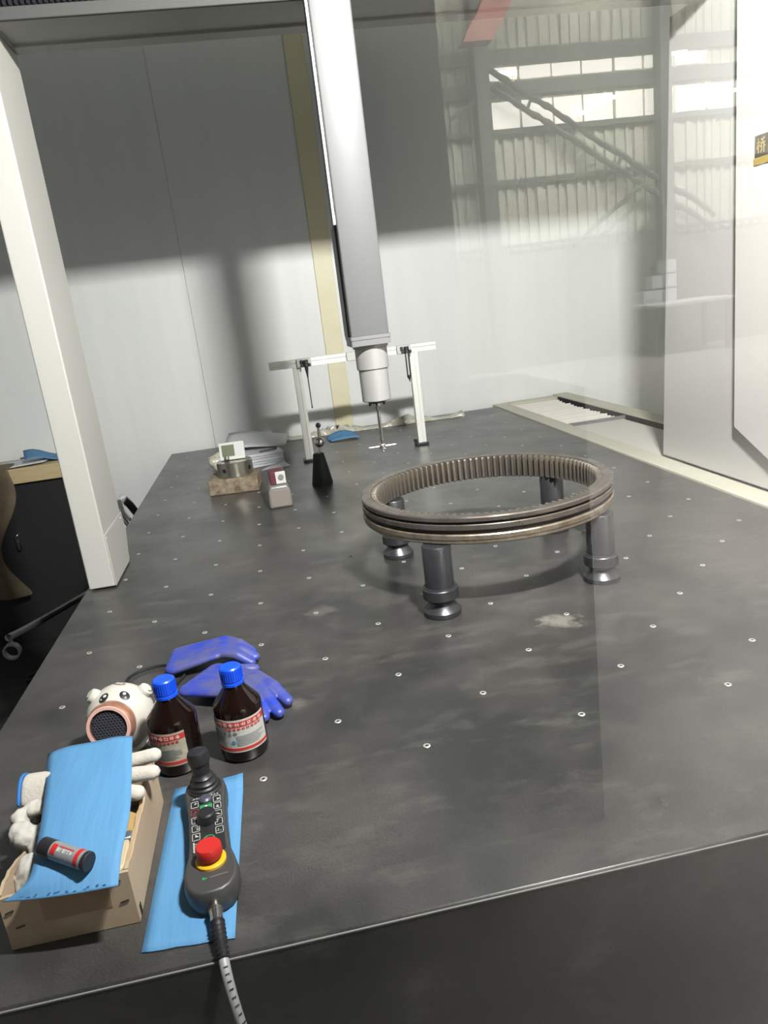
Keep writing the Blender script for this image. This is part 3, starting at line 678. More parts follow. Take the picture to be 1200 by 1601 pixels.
# crumpled film along the back edge and a blue wipe
random.seed(11)
rows = []
NX = 80
hts = [[random.uniform(0.008, 0.045) for _ in range(NX + 1)] for _ in range(7)]
for j in range(7):
    r = []
    for i in range(NX + 1):
        u = i / NX
        x = -0.06 + 1.20 * u; y = 3.145 - 0.075 * u - 0.03 * (1 - u) * 0 - (0.105 - 0.03 * u) * (1 - j / 6)
        e = 1 if 0 < j < 6 else 0
        r.append((x, y + random.uniform(-0.006, 0.006), 0.0012 + e * (0.004 + hts[j][i] * (0.5 + 0.5 * math.sin(u * 19)))))
    rows.append(r)
tag(sheet(rows, 0.0008, 'plastic_film', 'film', None, (0.5, 3.08, 0.001)), 'long crumpled strip of clear plastic film along the back edge of the granite', 'plastic film')
rows = [[(0.375 + 0.15 * u - 0.02 * v, 2.79 + 0.13 * v - 0.01 * u, 0.004 + 0.022 * math.sin(2.6 * u) * (0.3 + v) + 0.004 * math.sin(9 * v)) for u in [i / 9 for i in range(10)]] for v in [j / 6 for j in range(7)]]
tag(sheet(rows, 0.0015, 'blue_cloth', 'blue_paper', None, (0.44, 2.85, 0.002)), 'folded blue wipe at the back of the table under the yellow wall strip', 'cloth')

# ------------------------------------------------------------------ bench at the left
bn = thing('side_bench', 'plywood-topped bench with a black front left of the granite table', 'bench', (-1.7, 3.06, FZ))
off = (-1.7, 3.06, FZ)
MB().box(-2.6, -0.90, 2.90, 3.235, 0.005, 0.080).build('benchtop', 'ply', bn, off, bevel=0.004)
MB().box(-2.55, -0.94, 2.93, 3.22, FZ, 0.004).build('cabinet', 'cabinet_black', bn, off, bevel=0.003)
h = MB().box(-1.285, -1.262, 2.905, 2.9295, -0.34, -0.25).build('handle', 'chrome', bn, off, bevel=0.008, seg=3)
rows = [[(-1.42 + 0.36 * u, 2.89 + 0.30 * v + 0.04 * u, 0.0815 + 0.010 * u * (1 - v)) for u in [i / 6 for i in range(7)]] for v in [j / 4 for j in range(5)]]
tag(sheet(rows, 0.002, 'bench_paper', 'paper', None, (-1.3, 3.0, 0.082)), 'large pale paper sheet lying on the plywood bench', 'paper')
rows = [[(-1.155 + 0.19 * u - 0.05 * v, 2.95 + 0.17 * v + 0.05 * u, 0.094 + 0.045 * (1 - u) * (0.4 + 0.6 * v) + 0.010 * math.sin(6 * u)) for u in [i / 8 for i in range(9)]] for v in [j / 5 for j in range(6)]]
tag(sheet(rows, 0.002, 'blue_folder', 'blue_paper', None, (-1.1, 3.05, 0.09)), 'bent blue wipe lying on the papers of the plywood bench', 'cloth')
MBx = thing('bench_box', 'small black box at the left edge of the plywood bench', 'box', (-1.40, 3.10, 0.0825))
MB().box(-0.07, 0.055, -0.05, 0.05, 0.0, 0.030).build('case', 'black_plastic', MBx, bevel=0.004)
MB().box(-0.06, 0.045, -0.04, 0.04, 0.0302, 0.055).build('bundle', 'brown_cloth', MBx, bevel=0.01)
# brown jacket hanging over the bench front
rows = []
for j in range(15):
    v = j / 14; r = []
    for i in range(13):
        u = i / 12
        w = 0.42 - 0.05 * v + 0.05 * math.sin(7 * v)
        x = -1.66 + w * u + (0.03 * math.sin(5 * v + 2) if u > 0.9 else 0)
        y = 2.885 - 0.035 * (0.5 + 0.5 * math.sin(14 * u + 3 * v)) - 0.02 * v
        z = 0.090 - 0.66 * v
        r.append((x, y, z))
    rows.append(r)
rows = [[(p[0], 3.02, 0.088) for p in rows[0]], [(p[0], 2.90, 0.092) for p in rows[0]]] + rows
tag(sheet(rows, 0.012, 'brown_jacket', 'brown_cloth', None, (-1.5, 2.88, -0.3), sub=1), 'brown cloth hanging over the black bench front', 'cloth')
# tube trolley on the floor between bench and table
tr = thing('tube_trolley', 'dark grey tube frame with a caster beside the table', 'trolley', (-1.0, 2.4, FZ))
off = (-1.0, 2.4, FZ)
MB().tube([(-0.80, 1.29, -0.215), (-0.80, 1.285, -0.19), (-0.79, 1.40, -0.215), (-0.70, 2.1, -0.33)], 0.012, 10).build('handle_tube', 'grey_tube', tr, off)
MB().tube([(-0.70, 2.1, -0.33), (-0.70, 2.12, FZ + 0.12)], 0.012, 10).build('upright', 'grey_tube', tr, off)
w = MB().lathe([(0.020, -0.010), (0.026, -0.010), (0.026, 0.010), (0.020, 0.010)], 20, Matrix.Translation((-0.80, 1.285, -0.235)) @ Matrix.Rotation(PI / 2, 4, 'X'), closed=True).build('ring_grip', 'grey_tube', tr, off)
MB().box(-0.95, -0.62, 1.9, 2.5, FZ + 0.08, FZ + 0.12).build('deck', 'cabinet_black', tr, off, bevel=0.004)
cs = MB().lathe([(0, -0.012), (0.04, -0.012), (0.04, 0.012), (0, 0.012)], 20, Matrix.Rotation(PI / 2, 4, 'X')).build('caster', 'black_matte', tr)
cs.location = (-0.9 - off[0], 1.95 - off[1], 0.04)
for p in ((-0.67, 1.95), (-0.9, 2.45), (-0.67, 2.45)): share(cs, tr, (p[0] - off[0], p[1] - off[1], 0.04))
random.seed(5)
for i, lb in enumerate(('thick black cable coiled on the floor nearest the bench', 'thin black cable snaking on the floor beside the table', 'black cable lying on the floor under the trolley')):
    pts = []; x0 = -1.15 + 0.12 * i; y0 = 2.55 + 0.12 * i
    for q in range(22): pts.append((x0 + 0.16 * math.sin(q * 0.7 + i) + 0.012 * q, y0 + 0.14 * math.cos(q * 0.55 + 2 * i), FZ + 0.012 + 0.004 * (q % 3)))
    tag(MB().tube(pts, 0.010 - 0.002 * i, 8).build('floor_cable', 'black_plastic', None, (x0, y0, FZ)), lb, 'cable', 'cables on the floor')

# ------------------------------------------------------------------ reagent bottles
def patch(m, r, t0, t1, z0, z1, n=20, th=0.00025):
    vs = []; fs = []
    for i in range(n + 1):
        a = math.radians(t0 + (t1 - t0) * i / n)
        for rr in (r, r + th):
            for z in (z0, z1): vs.append((rr * math.cos(a), rr * math.sin(a), z))
    for i in range(n):
        b = 4 * i
        fs += [(b + 2, b + 6, b + 7, b + 3), (b, b + 1, b + 5, b + 4), (b + 1, b + 3, b + 7, b + 5), (b, b + 4, b + 6, b + 2)]
    fs += [(0, 2, 3, 1), (4 * n, 4 * n + 1, 4 * n + 3, 4 * n + 2)]
    m.add(vs, fs, False); return m
def glyphs(m, r, a0, a1, z0, z1, count, seed, th=0.0003):
    rnd = random.Random(seed); da = (a1 - a0) / count; w = da * 0.72; h = z1 - z0
    for i in range(count):
        s = a0 + i * da
        for q in range(2): 
            zz = z0 + h * (0.12 + 0.3 * rnd.random() + 0.38 * q); patch(m, r, s, s + w, zz, zz + h * 0.16, 2, th)
        for q in range(2):
            aa = s + w * (0.05 + 0.35 * rnd.random() + 0.4 * q); patch(m, r, aa, aa + w * 0.17, z0, z1, 1, th)
    return m
def bottle(loc, label, a_right, span, lab, seed):
    b = thing('reagent_bottle', label, 'bottle', loc, 0, 'brown reagent bottles')
    MB().lathe([(0, 0.003), (0.030, 0.001), (0.0355, 0.003), (0.0378, 0.008), (0.0378, 0.088), (0.0370, 0.093), (0.0330, 0.099), (0.0190, 0.1185), (0.0160, 0.124), (0.0145, 0.128), (0.0145, 0.150), (0, 0.150)], 48).build('glass_body', 'amber', b)
    cp = MB(); n = 48
    prof = [(0.0, 0.1575), (0.0145, 0.1575), (0.0165, 0.1555), (0.0168, 0.1345), (0.0160, 0.1340), (0.0160, 0.1325), (0.0176, 0.1318), (0.0176, 0.1275), (0.0150, 0.1268), (0, 0.1268)]
    cp.lathe(prof, n)
    c = cp.build('cap', 'cap_blue', b)
    rid = MB().box(0.0164, 0.0174, -0.0005, 0.0005, 0.136, 0.154).build('cap_rib', 'cap_blue', c)
    for i in range(1, 30): share(rid, c, (0, 0, 0), 2 * PI * i / 30)
    r = 0.0379; a1 = a_right; a0 = a_right - span
    lb = patch(MB(), r, a0, a1, 0.022, 0.080, 40).build('label', lab, b)
    m = patch(MB(), r + 0.0003, a0, a1, 0.0672, 0.0768, 40); m.build('red_band', 'label_red', lb)
    m = patch(MB(), r + 0.0003, a0, a1, 0.0250, 0.0300, 40); m.build('red_band', 'label_red', lb)
    glyphs(MB(), r + 0.0006, a0 + 12, a1 - 8, 0.0690, 0.0750, 10, seed).build('band_lettering', 'label_pale', lb)
    glyphs(MB(), r + 0.0006, a0 + span * 0.35, a1 - 14, 0.0620, 0.0660, 9, seed + 1).build('red_lettering', 'label_red', lb)
    glyphs(MB(), r + 0.0006, a0 + 14, a0 + span * 0.55, 0.0535, 0.0590, 6, seed + 2).build('headline_lettering', 'label_ink', lb)
    tx = MB(); rnd = random.Random(seed + 3)
    for i in range(8):
        z = 0.0505 - i * 0.0024
        patch(tx, r + 0.0004, a0 + span * 0.50, a1 - 10 - rnd.uniform(0, 25), z, z + 0.0008, 8)
        if i < 6: patch(tx, r + 0.0004, a0 + 14, a0 + span * (0.25 + 0.12 * rnd.random()), z, z + 0.0008, 8)
    tx.build('small_print', 'label_ink', lb)
    mk = MB(); ac = math.radians(a0 + span * 0.46)
    T = Matrix.Translation(((r + 0.0004) * math.cos(ac), (r + 0.0004) * math.sin(ac), 0.0410)) @ Matrix.Rotation(ac, 4, 'Z') @ Matrix.Rotation(PI / 2, 4, 'Y')
    mk.lathe([(0.0016, 0.0), (0.0016, 0.0004), (0.0032, 0.0004), (0.0032, 0.0)], 18, T, closed=True)
    mk.box(-0.0028, 0.0028, -0.0006, 0.0006, 0, 0.0004, T @ Matrix.Rotation(0.8, 4, 'Z'))
    mk.build('round_mark', 'label_blue', lb)
    b.scale = (1, 1, 0.95)
    return b
bottle((-0.128, 0.086, 0.0), 'brown reagent bottle with a stained label beside the bear heater', -58, 150, 'label_old', 21)
bottle((-0.027, 0.088, 0.0), 'brown reagent bottle with a clean white and red label by the blue gloves', -18, 165, 'label', 40)

# ------------------------------------------------------------------ blue rubber gloves
def capsule(m, a, b, ra, rb, fl=0.5, n=10):
    a = Vector(a); b = Vector(b)
    for i in range(n + 1):
        t = i / n; p = a.lerp(b, t); r = ra + (rb - ra) * t
        m.ball(p, r, 12, (1, 1, fl))
def glove(name, label, matname, wrist, palm, tips, thumb, cuffw, fl=0.5, rf=0.011, zc=0.018, group=None, vox=0.0032):
    m = MB(); w = Vector(wrist); p = Vector(palm)
    d = (p - w).normalized(); n = Vector((-d.y, d.x, 0))
    for t in [i / 10 for i in range(11)]:
        c = w.lerp(p, t); hw = cuffw + (0.040 - cuffw) * t
        for s in (-1, -0.5, 0, 0.5, 1): m.ball(c + n * hw * 0.72 * s, hw * 0.36 + 0.004, 12, (1, 1, 0.40 * fl / 0.5))
    for i, tp_ in enumerate(tips):
        k_ = (i - (len(tips) - 1) / 2) / max(1, (len(tips) - 1))
        base = p + n * (0.058 * -k_) + d * 0.010
        tp3 = Vector(tp_); mid = base.lerp(tp3, 0.55) + Vector((0, 0, 0.007))
        capsule(m, base, mid, rf * 1.12, rf * 1.05, 0.8, 6); capsule(m, mid, tp3, rf * 1.05, rf * 0.9, 0.8, 6)
    if thumb:
        tb_ = Vector(thumb[0]); te = Vector(thumb[1]); capsule(m, tb_, te, rf * 1.25, rf * 0.95, 0.8, 8)
    o = m.build(name, matname, None, (w.x, w.y, 0), remesh=vox, smooth_it=3)
    return tag(o, label, 'glove', group)
glove('rubber_glove', 'blue rubber glove in front, its fingers curling past the bottle', 'rubber_blue', (-0.105, 0.320, 0.022), (-0.030, 0.262, 0.028),
      [(0.046, 0.198, 0.012), (0.030, 0.166, 0.011), (0.004, 0.160, 0.011), (-0.026, 0.176, 0.011)], ((-0.05, 0.335, 0.022), (-0.012, 0.342, 0.014)), 0.052, 0.55, 0.0125, group='blue rubber gloves')
glove('rubber_glove', 'blue rubber glove lying behind the other glove, cuff to the left', 'rubber_blue', (-0.165, 0.438, 0.017), (-0.082, 0.432, 0.030),
      [(-0.016, 0.420, 0.014), (-0.010, 0.395, 0.014), (-0.018, 0.372, 0.014)], ((-0.09, 0.455, 0.022), (-0.045, 0.462, 0.013)), 0.048, 0.6, 0.0120, group='blue rubber gloves')

# ------------------------------------------------------------------ bear-shaped heater
bc = (-0.223, 0.168, 0.0)
bh = thing('bear_heater', 'round cream desk heater shaped like a bear with a copper-rimmed grille', 'heater', bc)
cz = 0.058; R0 = 0.054
MB().ball((0, 0, cz), R0, 40, (1, 1, 1.0)).build('body', 'bear', bh)
MB().lathe([(0, 0.0), (0.030, 0.0), (0.034, 0.006), (0.030, 0.012), (0, 0.012)], 28).build('foot_ring', 'bear', bh)
def on_sphere(d, r=R0): 
    v = Vector(d).normalized(); return Vector((0, 0, cz)) + v * r, v
ax = Vector((-0.10, -0.955, 0.20)).normalized()
Tq = Matrix.Translation(Vector((0, 0, cz + 0.002)) + ax * 0.040) @ ax.to_track_quat('Z', 'Y').to_matrix().to_4x4()
sn = MB().lathe([(0, 0.0), (0.0375, 0.0), (0.0375, 0.009), (0.0355, 0.018), (0.0335, 0.0205), (0.0290, 0.0205), (0.0285, 0.0170), (0, 0.0170)], 40, Tq).build('snout', 'copper', bh)
MB().lathe([(0.0292, 0.0200), (0.0292, 0.0216), (0.0340, 0.0216), (0.0347, 0.0200)], 40, Tq, closed=True).build('snout_rim', 'pink_rim', sn)
MB().lathe([(0, 0.0171), (0.0284, 0.0171), (0.0284, 0.0174), (0, 0.0174)], 32, Tq).build('grille_back', 'black_matte', sn)
gm = MB(); hx = 0.0050
for a in range(-7, 8):
    for b_ in range(-7, 8):
        x = (a + 0.5 * (b_ % 2)) * hx; y = b_ * hx * 0.866
        if math.hypot(x, y) > 0.0262: continue
        gm.lathe([(0.0019, 0.0174), (0.0019, 0.0186), (0.00275, 0.0186), (0.00275, 0.0174)], 6, Tq @ Matrix.Translation((x, y, 0)), smooth=False, closed=True)
gq = gm.build('grille_mesh', 'grille', sn); gq['kind'] = 'stuff'
for i, d in enumerate(((-0.255, -0.381, 0.889), (0.352, -0.390, 0.851))):
    p, v = on_sphere(d, R0 - 0.0006)
    T = Matrix.Translation(p) @ v.to_track_quat('Z', 'Y').to_matrix().to_4x4()
    e = MB().lathe([(0, 0.0016), (0.004, 0.0014), (0.0072, 0.0004), (0.0075, 0.0)], 24, T @ Matrix.Scale(1.25, 4, (0, 1, 0))).build('eye', 'black_plastic', bh)
    MB().lathe([(0, 0.0024), (0.0022, 0.0020), (0.0030, 0.0012)], 16, T @ Matrix.Translation((0.001, 0.0025, 0))).build('eye_shine', 'white', e)
    MB().lathe([(0, 0.0022), (0.0010, 0.0019), (0.0014, 0.0012)], 12, T @ Matrix.Translation((-0.0015, -0.0045, 0))).build('eye_shine', 'white', e)
p, v = on_sphere((0.126, 0.208, 0.970), R0 - 0.0004)
T = Matrix.Translation(p) @ v.to_track_quat('Z', 'Y').to_matrix().to_4x4()
lo = MB().lathe([(0, 0.0010), (0.0105, 0.0006), (0.011, 0.0)], 24, T @ Matrix.Scale(0.6, 4, (0, 1, 0))).build('head_badge', 'brown_panel', bh)
for s in (-1, 1): MB().lathe([(0.0012, 0.0010), (0.0012, 0.0016), (0.0030, 0.0016), (0.0030, 0.0010)], 16, T @ Matrix.Translation((s * 0.0035, 0, 0)), closed=True).build('badge_ring', 'bear', lo)
for d in ((-0.62, 0.05, 0.76), (0.80, 0.20, 0.60)):
    p, v = on_sphere(d, R0 - 0.003)
    v = (v + Vector((0, -0.25, 0))).normalized()
    T = Matrix.Translation(p) @ v.to_track_quat('Z', 'Y').to_matrix().to_4x4()
    e = MB().lathe([(0, 0.013), (0.008, 0.0125), (0.0115, 0.010), (0.0130, 0.004), (0.0130, -0.004), (0, -0.004)], 24, T).build('ear', 'bear', bh)
    mk = MB(); pts = []
    for i in range(9):
        a = math.radians(200 + 140 * i / 8); pts.append(T @ Vector((0.0075 * math.cos(a), 0.0075 * math.sin(a), 0.0128)))
    mk.tube(pts, 0.0007, 6).build('ear_line', 'black_plastic', e)
cd = [(-0.214, 0.225, 0.012), (-0.235, 0.300, 0.005), (-0.248, 0.400, 0.005), (-0.225, 0.452, 0.005), (-0.190, 0.462, 0.005), (-0.160, 0.40, 0.005), (-0.135, 0.392, 0.005), (-0.150, 0.30, 0.005), (-0.18, 0.25, 0.005)]
cd = [(-0.205, 0.222, 0.014), (-0.215, 0.30, 0.0045), (-0.262, 0.40, 0.0045), (-0.250, 0.440, 0.0045), (-0.205, 0.455, 0.0045), (-0.175, 0.440, 0.0045)]
def smooth_path(pts, n=8):
    out = []; P = [Vector(p) for p in pts]; P = [P[0]] + P + [P[-1]]
    for i in range(1, len(P) - 2):
        for q in range(n):
            t = q / n; a, b, c, d = P[i - 1:i + 3]
            out.append(0.5 * ((2 * b) + (c - a) * t + (2 * a - 5 * b + 4 * c - d) * t * t + (3 * b - a - 3 * c + d) * t ** 3))
    out.append(P[-2]); return out
MB().tube(smooth_path(cd), 0.0030, 8).build('power_cord', 'black_plastic', bh, bc)
MB().tube(smooth_path([(-0.150, 0.392, 0.004), (-0.165, 0.350, 0.004), (-0.172, 0.30, 0.004), (-0.176, 0.235, 0.010)]), 0.0030, 8).build('power_cord', 'black_plastic', bh, bc)

# ------------------------------------------------------------------ cardboard box and its contents
BX0, BX1, BY0, BY1, BH = -0.288, -0.145, -0.232, -0.006, 0.074
cbx = thing('cardboard_box', 'open torn cardboard box at the front left corner', 'box', ((BX0 + BX1) / 2, (BY0 + BY1) / 2, 0))
off = ((BX0 + BX1) / 2, (BY0 + BY1) / 2, 0)
th = 0.004
def wall(name, axis, fixed, lo, hi, top):
    n = 24; rnd = random.Random(hash(name) % 7 + 3); pts = [(lo, 0.001), (hi, 0.001)]
    for i in range(n + 1):
        t = 1 - i / n; pts.append((lo + (hi - lo) * t, top(t) + rnd.uniform(-0.0012, 0.0012)))
    return MB().prism(pts, fixed[0], fixed[1], axis).build(name, 'card', cbx, off)
fw = wall('front_panel', 'y', (BY0, BY0 + th), BX0, BX1, lambda t: BH - 0.003)
wall('back_panel', 'y', (BY1 - th, BY1), BX0, BX1, lambda t: BH)
wall('left_panel', 'x', (BX0, BX0 + th), BY0 + th, BY1 - th, lambda t: BH - 0.012 * math.sin(PI * t) ** 2 + 0.004 * math.sin(9 * t))
rw = wall('right_panel', 'x', (BX1 - th, BX1), BY0 + th, BY1 - th, lambda t: BH - 0.006 * math.sin(14 * t) * t - 0.004 * math.sin(5 * t))
MB().box(BX0 + th, BX1 - th, BY0 + th, BY1 - th, 0.001, 0.004).build('bottom_panel', 'card', cbx, off)
MB().box(-0.245, -0.170, BY0 - 0.0006, BY0 + 0.0005, 0.030, 0.060).build('tape_patch', 'card_tape', fw, off)
for (x, z, a) in ((-0.279, 0.052, -0.3), (-0.272, 0.030, -0.2), (-0.156, 0.034, -0.2), (-0.160, 0.062, 0)):
    T = Matrix.Translation((x, BY0, z)) @ Matrix.Rotation(a, 4, 'Y')
    MB().box(-0.005, 0.005, -0.0012, 0.0005, -0.0007, 0.0007, T).build('staple', 'staple', fw, off)
for y in (BY0 + 0.010, BY0 + 0.014): MB().box(BX1 - 0.0005, BX1 + 0.001, y - 0.0008, y + 0.0008, 0.002, 0.016).build('staple', 'staple', rw, off)
pts = [(BX1 - 0.004, BY0 + th + (BY1 - BY0 - 2 * th) * i / 30, BH - 0.003 - 0.004 * math.sin(i * 1.3) * (i / 30)) for i in range(31)]
MB().tube(pts, 0.0024, 6).build('torn_edge', 'card_in', rw, off)

# cotton waste, white gloves, brush
m = MB(); random.seed(9)
for i in range(26):
    t = i / 25
    m.ball((-0.268 + random.uniform(-0.016, 0.018) + 0.010 * t, -0.215 + 0.150 * t, 0.040 + random.uniform(0, 0.022) + 0.012 * t), random.uniform(0.014, 0.022), 10)
for (x, y, z, r) in ((-0.300, -0.100, 0.078, 0.014), (-0.292, -0.125, 0.074, 0.018), (-0.288, -0.085, 0.082, 0.014)): m.ball((x, y, z), r, 10)
cw = tag(m.build('cotton_waste', 'cotton', None, (-0.268, -0.14, 0.006), remesh=0.003, smooth_it=2), 'tuft of white cotton waste bulging from the left of the box', 'cotton')
txr = bpy.data.textures.new('cotton_clouds', 'CLOUDS'); txr.noise_scale = 0.02; txr.noise_depth = 3
dm = cw.modifiers.new('fluff', 'DISPLACE'); dm.texture = txr; dm.strength = 0.014; dm.mid_level = 0.55; dm.texture_coords = 'LOCAL'
g = MB()
W0 = Vector((-0.276, -0.056, 0.086)); W1 = Vector((-0.185, -0.066, 0.094))
for i in range(9):
    t = i / 8; c = W0.lerp(W1, t)
    for s in (-1, -0.5, 0, 0.5, 1): g.ball(c + Vector((0.006 * s, 0.034 * s, 0)), 0.014, 12, (1, 1, 0.55))
for a, b in (((-0.19, -0.040, 0.094), (-0.134, -0.046, 0.102)), ((-0.19, -0.068, 0.094), (-0.133, -0.078, 0.096)), ((-0.19, -0.092, 0.090), (-0.150, -0.106, 0.088))):
    capsule(g, a, b, 0.013, 0.0115, 0.85, 8)
gw_ = tag(g.build('cotton_glove', 'glove_white', None, (-0.22, -0.06, 0.09), remesh=0.0028, smooth_it=3), 'white cotton work glove with fingers hanging over the box rim', 'glove')
gl = thing('cuffed_glove', 'white knitted glove cuff with blue edge at the box left rim', 'glove', (-0.285, -0.045, 0.082))
rows = [[(-0.018 + 0.052 * u, -0.034 + 0.062 * v - 0.012 * u, 0.001 + 0.022 * math.sin(PI * v) + 0.004 * u) for u in [i / 6 for i in range(7)]] for v in [j / 8 for j in range(9)]]
sheet(rows, 0.004, 'knit_cuff', 'glove_white', gl, (0, 0, 0), 1)
rows = [[(-0.0225 + 0.0046 * u, -0.034 + 0.062 * v, 0.0018 + 0.022 * math.sin(PI * v)) for u in (0, 0.5, 1)] for v in [j / 8 for j in range(9)]]
sheet(rows, 0.005, 'cuff_edge', 'cuff_blue', gl, (0, 0, 0), 1)
bq = thing('paint_brush', 'flat paint brush with tan bristles inside the box right edge', 'brush', (-0.163, -0.185, 0.062), 0.06)
MB().prism([(-0.011, 0.012), (0.011, 0.012), (0.013, -0.005), (0.011, -0.035), (0.005, -0.040), (-0.005, -0.040), (-0.011, -0.035), (-0.013, -0.005)], 0.0, 0.010, 'z').build('handle', 'wood_pale', bq, bevel=0.003)
MB().box(-0.0135, 0.0135, 0.012, 0.027, -0.001, 0.011).build('ferrule', 'ferrule', bq, bevel=0.002)
MB().prism([(-0.013, 0.027), (0.013, 0.027), (0.015, 0.060), (0.006, 0.068), (-0.006, 0.064), (-0.015, 0.061)], 0.0015, 0.0095, 'z').build('bristles', 'bristle', bq, bevel=0.001)

# blue wipes
L_ = [(-0.2856, 0.0042, 0.105), (-0.2593, -0.1107, 0.110), (-0.2482, -0.1881, 0.103), (-0.2483, -0.2363, 0.091), (-0.2772, -0.2434, 0.076)]
R_ = [(-0.1654, -0.0091, 0.115), (-0.1514, -0.1072, 0.114), (-0.1442, -0.1741, 0.108), (-0.1473, -0.2301, 0.095), (-0.1484, -0.2626, 0.080)]
LS = smooth_path(L_, 7); RS = smooth_path(R_, 7)
rows = []
for j, (a, b) in enumerate(zip(LS, RS)):
    v = j / (len(LS) - 1); r = []
    for i in range(13):
        u = i / 12; p = a.lerp(b, u)
        z = p.z + 0.006 * math.sin(PI * u) * (1 - v) + (0.0015 * math.sin(9 * u) if v < 0.2 else 0)
        r.append((p.x, p.y - (0.012 * math.sin(PI * u) * max(0, v - 0.75) * 4 * 0.3), z))
    rows.append(r)
bp_ = thing('blue_wipe', 'curved blue wipe sheet draped over the cardboard box', 'wipe', (-0.21, -0.12, 0.10), 0, 'blue wipes')
sheet(rows, 0.0010, 'wipe_sheet', 'blue_paper', bp_, (-0.21, -0.12, 0.10))
pm = MB(); rnd = random.Random(4)
front = rows[-1]; f2 = rows[-2]
for i in range(11):
    for q in range(2):
        t = rnd.random() * 0.7; a = Vector(front[i]).lerp(Vector(front[i + 1]), t); b = Vector(front[i]).lerp(Vector(front[i + 1]), min(1, t + 0.28))
        up = (Vector(f2[i]) - Vector(front[i])).normalized() * rnd.uniform(0.001, 0.003)
        nz = Vector((0, 0, 0.0013))
        vs = [a + up + nz, b + up + nz, b + up * 1.9 + nz, a + up * 1.7 + nz]
        vs += [p + Vector((0, 0, 0.0003)) for p in vs]
        pm.add(vs, [(0, 1, 2, 3), (4, 7, 6, 5), (0, 4, 5, 1), (1, 5, 6, 2), (2, 6, 7, 3), (3, 7, 4, 0)])
pm.build('torn_edge_marks', 'blue_print', bp_, (-0.21, -0.12, 0.10))
mt = thing('blue_wipe', 'flat blue wipe lying under the hand controller', 'wipe', (-0.085, -0.13, 0.0), 0, 'blue wipes')
c00, c10, c11, c01 = (-0.137, -0.279), (-0.034, -0.2875), (-0.029, 0.012), (-0.132, 0.016)
rows = []
for j in range(21):
    v = j / 20; r = []
    for i in range(9):
        u = i / 8
        p = lerp(lerp(c00, c10, u), lerp(c01, c11, u), v)
        e = 0.0014 * (abs(math.sin(17 * u + 3 * j)) if j in (0, 20) else 0)
        r.append((p[0], p[1] - e * (1 if j == 0 else -1), 0.0012 + 0.006 * max(0, v - 0.9) * 10 * u ** 2 + 0.002 * max(0, v - 0.93) * 10))
    rows.append(r)
sheet(rows, 0.0008, 'wipe_sheet', 'blue_paper', mt, (-0.085, -0.13, 0.0))

# glue stick / cell lying on the draped wipe
ga = Vector((-0.2335, -0.2115, 0.1122)); gb = Vector((-0.1785, -0.2455, 0.1055))
gd_ = (gb - ga).normalized(); gL = 0.068; gm_ = (ga + gb) / 2
gs = thing('glue_stick', 'small black-capped tube with silver and red wrap on the blue wipe', 'tube', gm_)
Tg = gd_.to_track_quat('Z', 'Y').to_matrix().to_4x4()
h2 = gL / 2
MB().lathe([(0, -h2), (0.0095, -h2), (0.0108, -h2 + 0.0015), (0.0108, -h2 + 0.018), (0, -h2 + 0.018)], 28, Tg).build('cap', 'black_plastic', gs)
bd = MB().lathe([(0.0, -h2 + 0.018), (0.0104, -h2 + 0.018), (0.0104, h2 - 0.005), (0, h2 - 0.005)], 28, Tg).build('wrap', 'silver_wrap', gs)
MB().lathe([(0, h2 - 0.005), (0.0108, h2 - 0.005), (0.0108, h2 - 0.001), (0.0098, h2), (0, h2)], 28, Tg).build('end_plug', 'black_plastic', gs)
def gpatch(a0, a1, z0, z1, nm, mt_):
    m = patch(MB(), 0.01045, a0, a1, z0, z1, 8, 0.00025); m.v = [tuple(Tg @ Vector(v)) for v in m.v]; return m.build(nm, mt_, bd)
vw = (Vector((0.098, -0.988, 0.657)) - gm_).normalized(); lv = Tg.inverted() @ vw; A = math.degrees(math.atan2(lv.y, lv.x))
gpatch(A - 38, A + 25, -h2 + 0.0205, -h2 + 0.027, 'red_mark', 'red')
gpatch(A - 85, A + 60, h2 - 0.014, h2 - 0.009, 'red_band', 'red')
mm = glyphs(MB(), 0.01045, 0, 1, 0, 1, 1, 1)
tx = MB(); rnd = random.Random(8)
for i in range(6):
    z = -h2 + 0.0285 + i * 0.0036
    for a0, a1 in ((-22, 2),):
        patch(tx, 0.01045, A + a0, A + a1, z, z + 0.0007, 3, 0.00025)
        patch(tx, 0.01045, A + a0 + rnd.choice((0, 10, 18)), A + a0 + rnd.choice((6, 22, 24)), z, z + 0.0026, 3, 0.00025)
tx.v = [tuple(Tg @ Vector(v)) for v in tx.v]; tx.build('white_lettering', 'label', bd)
tx = MB(); patch(tx, 0.01045, A - 34, A - 27, -h2 + 0.029, -h2 + 0.050, 3, 0.00025); tx.v = [tuple(Tg @ Vector(v)) for v in tx.v]; tx.build('red_underline', 'red', bd)

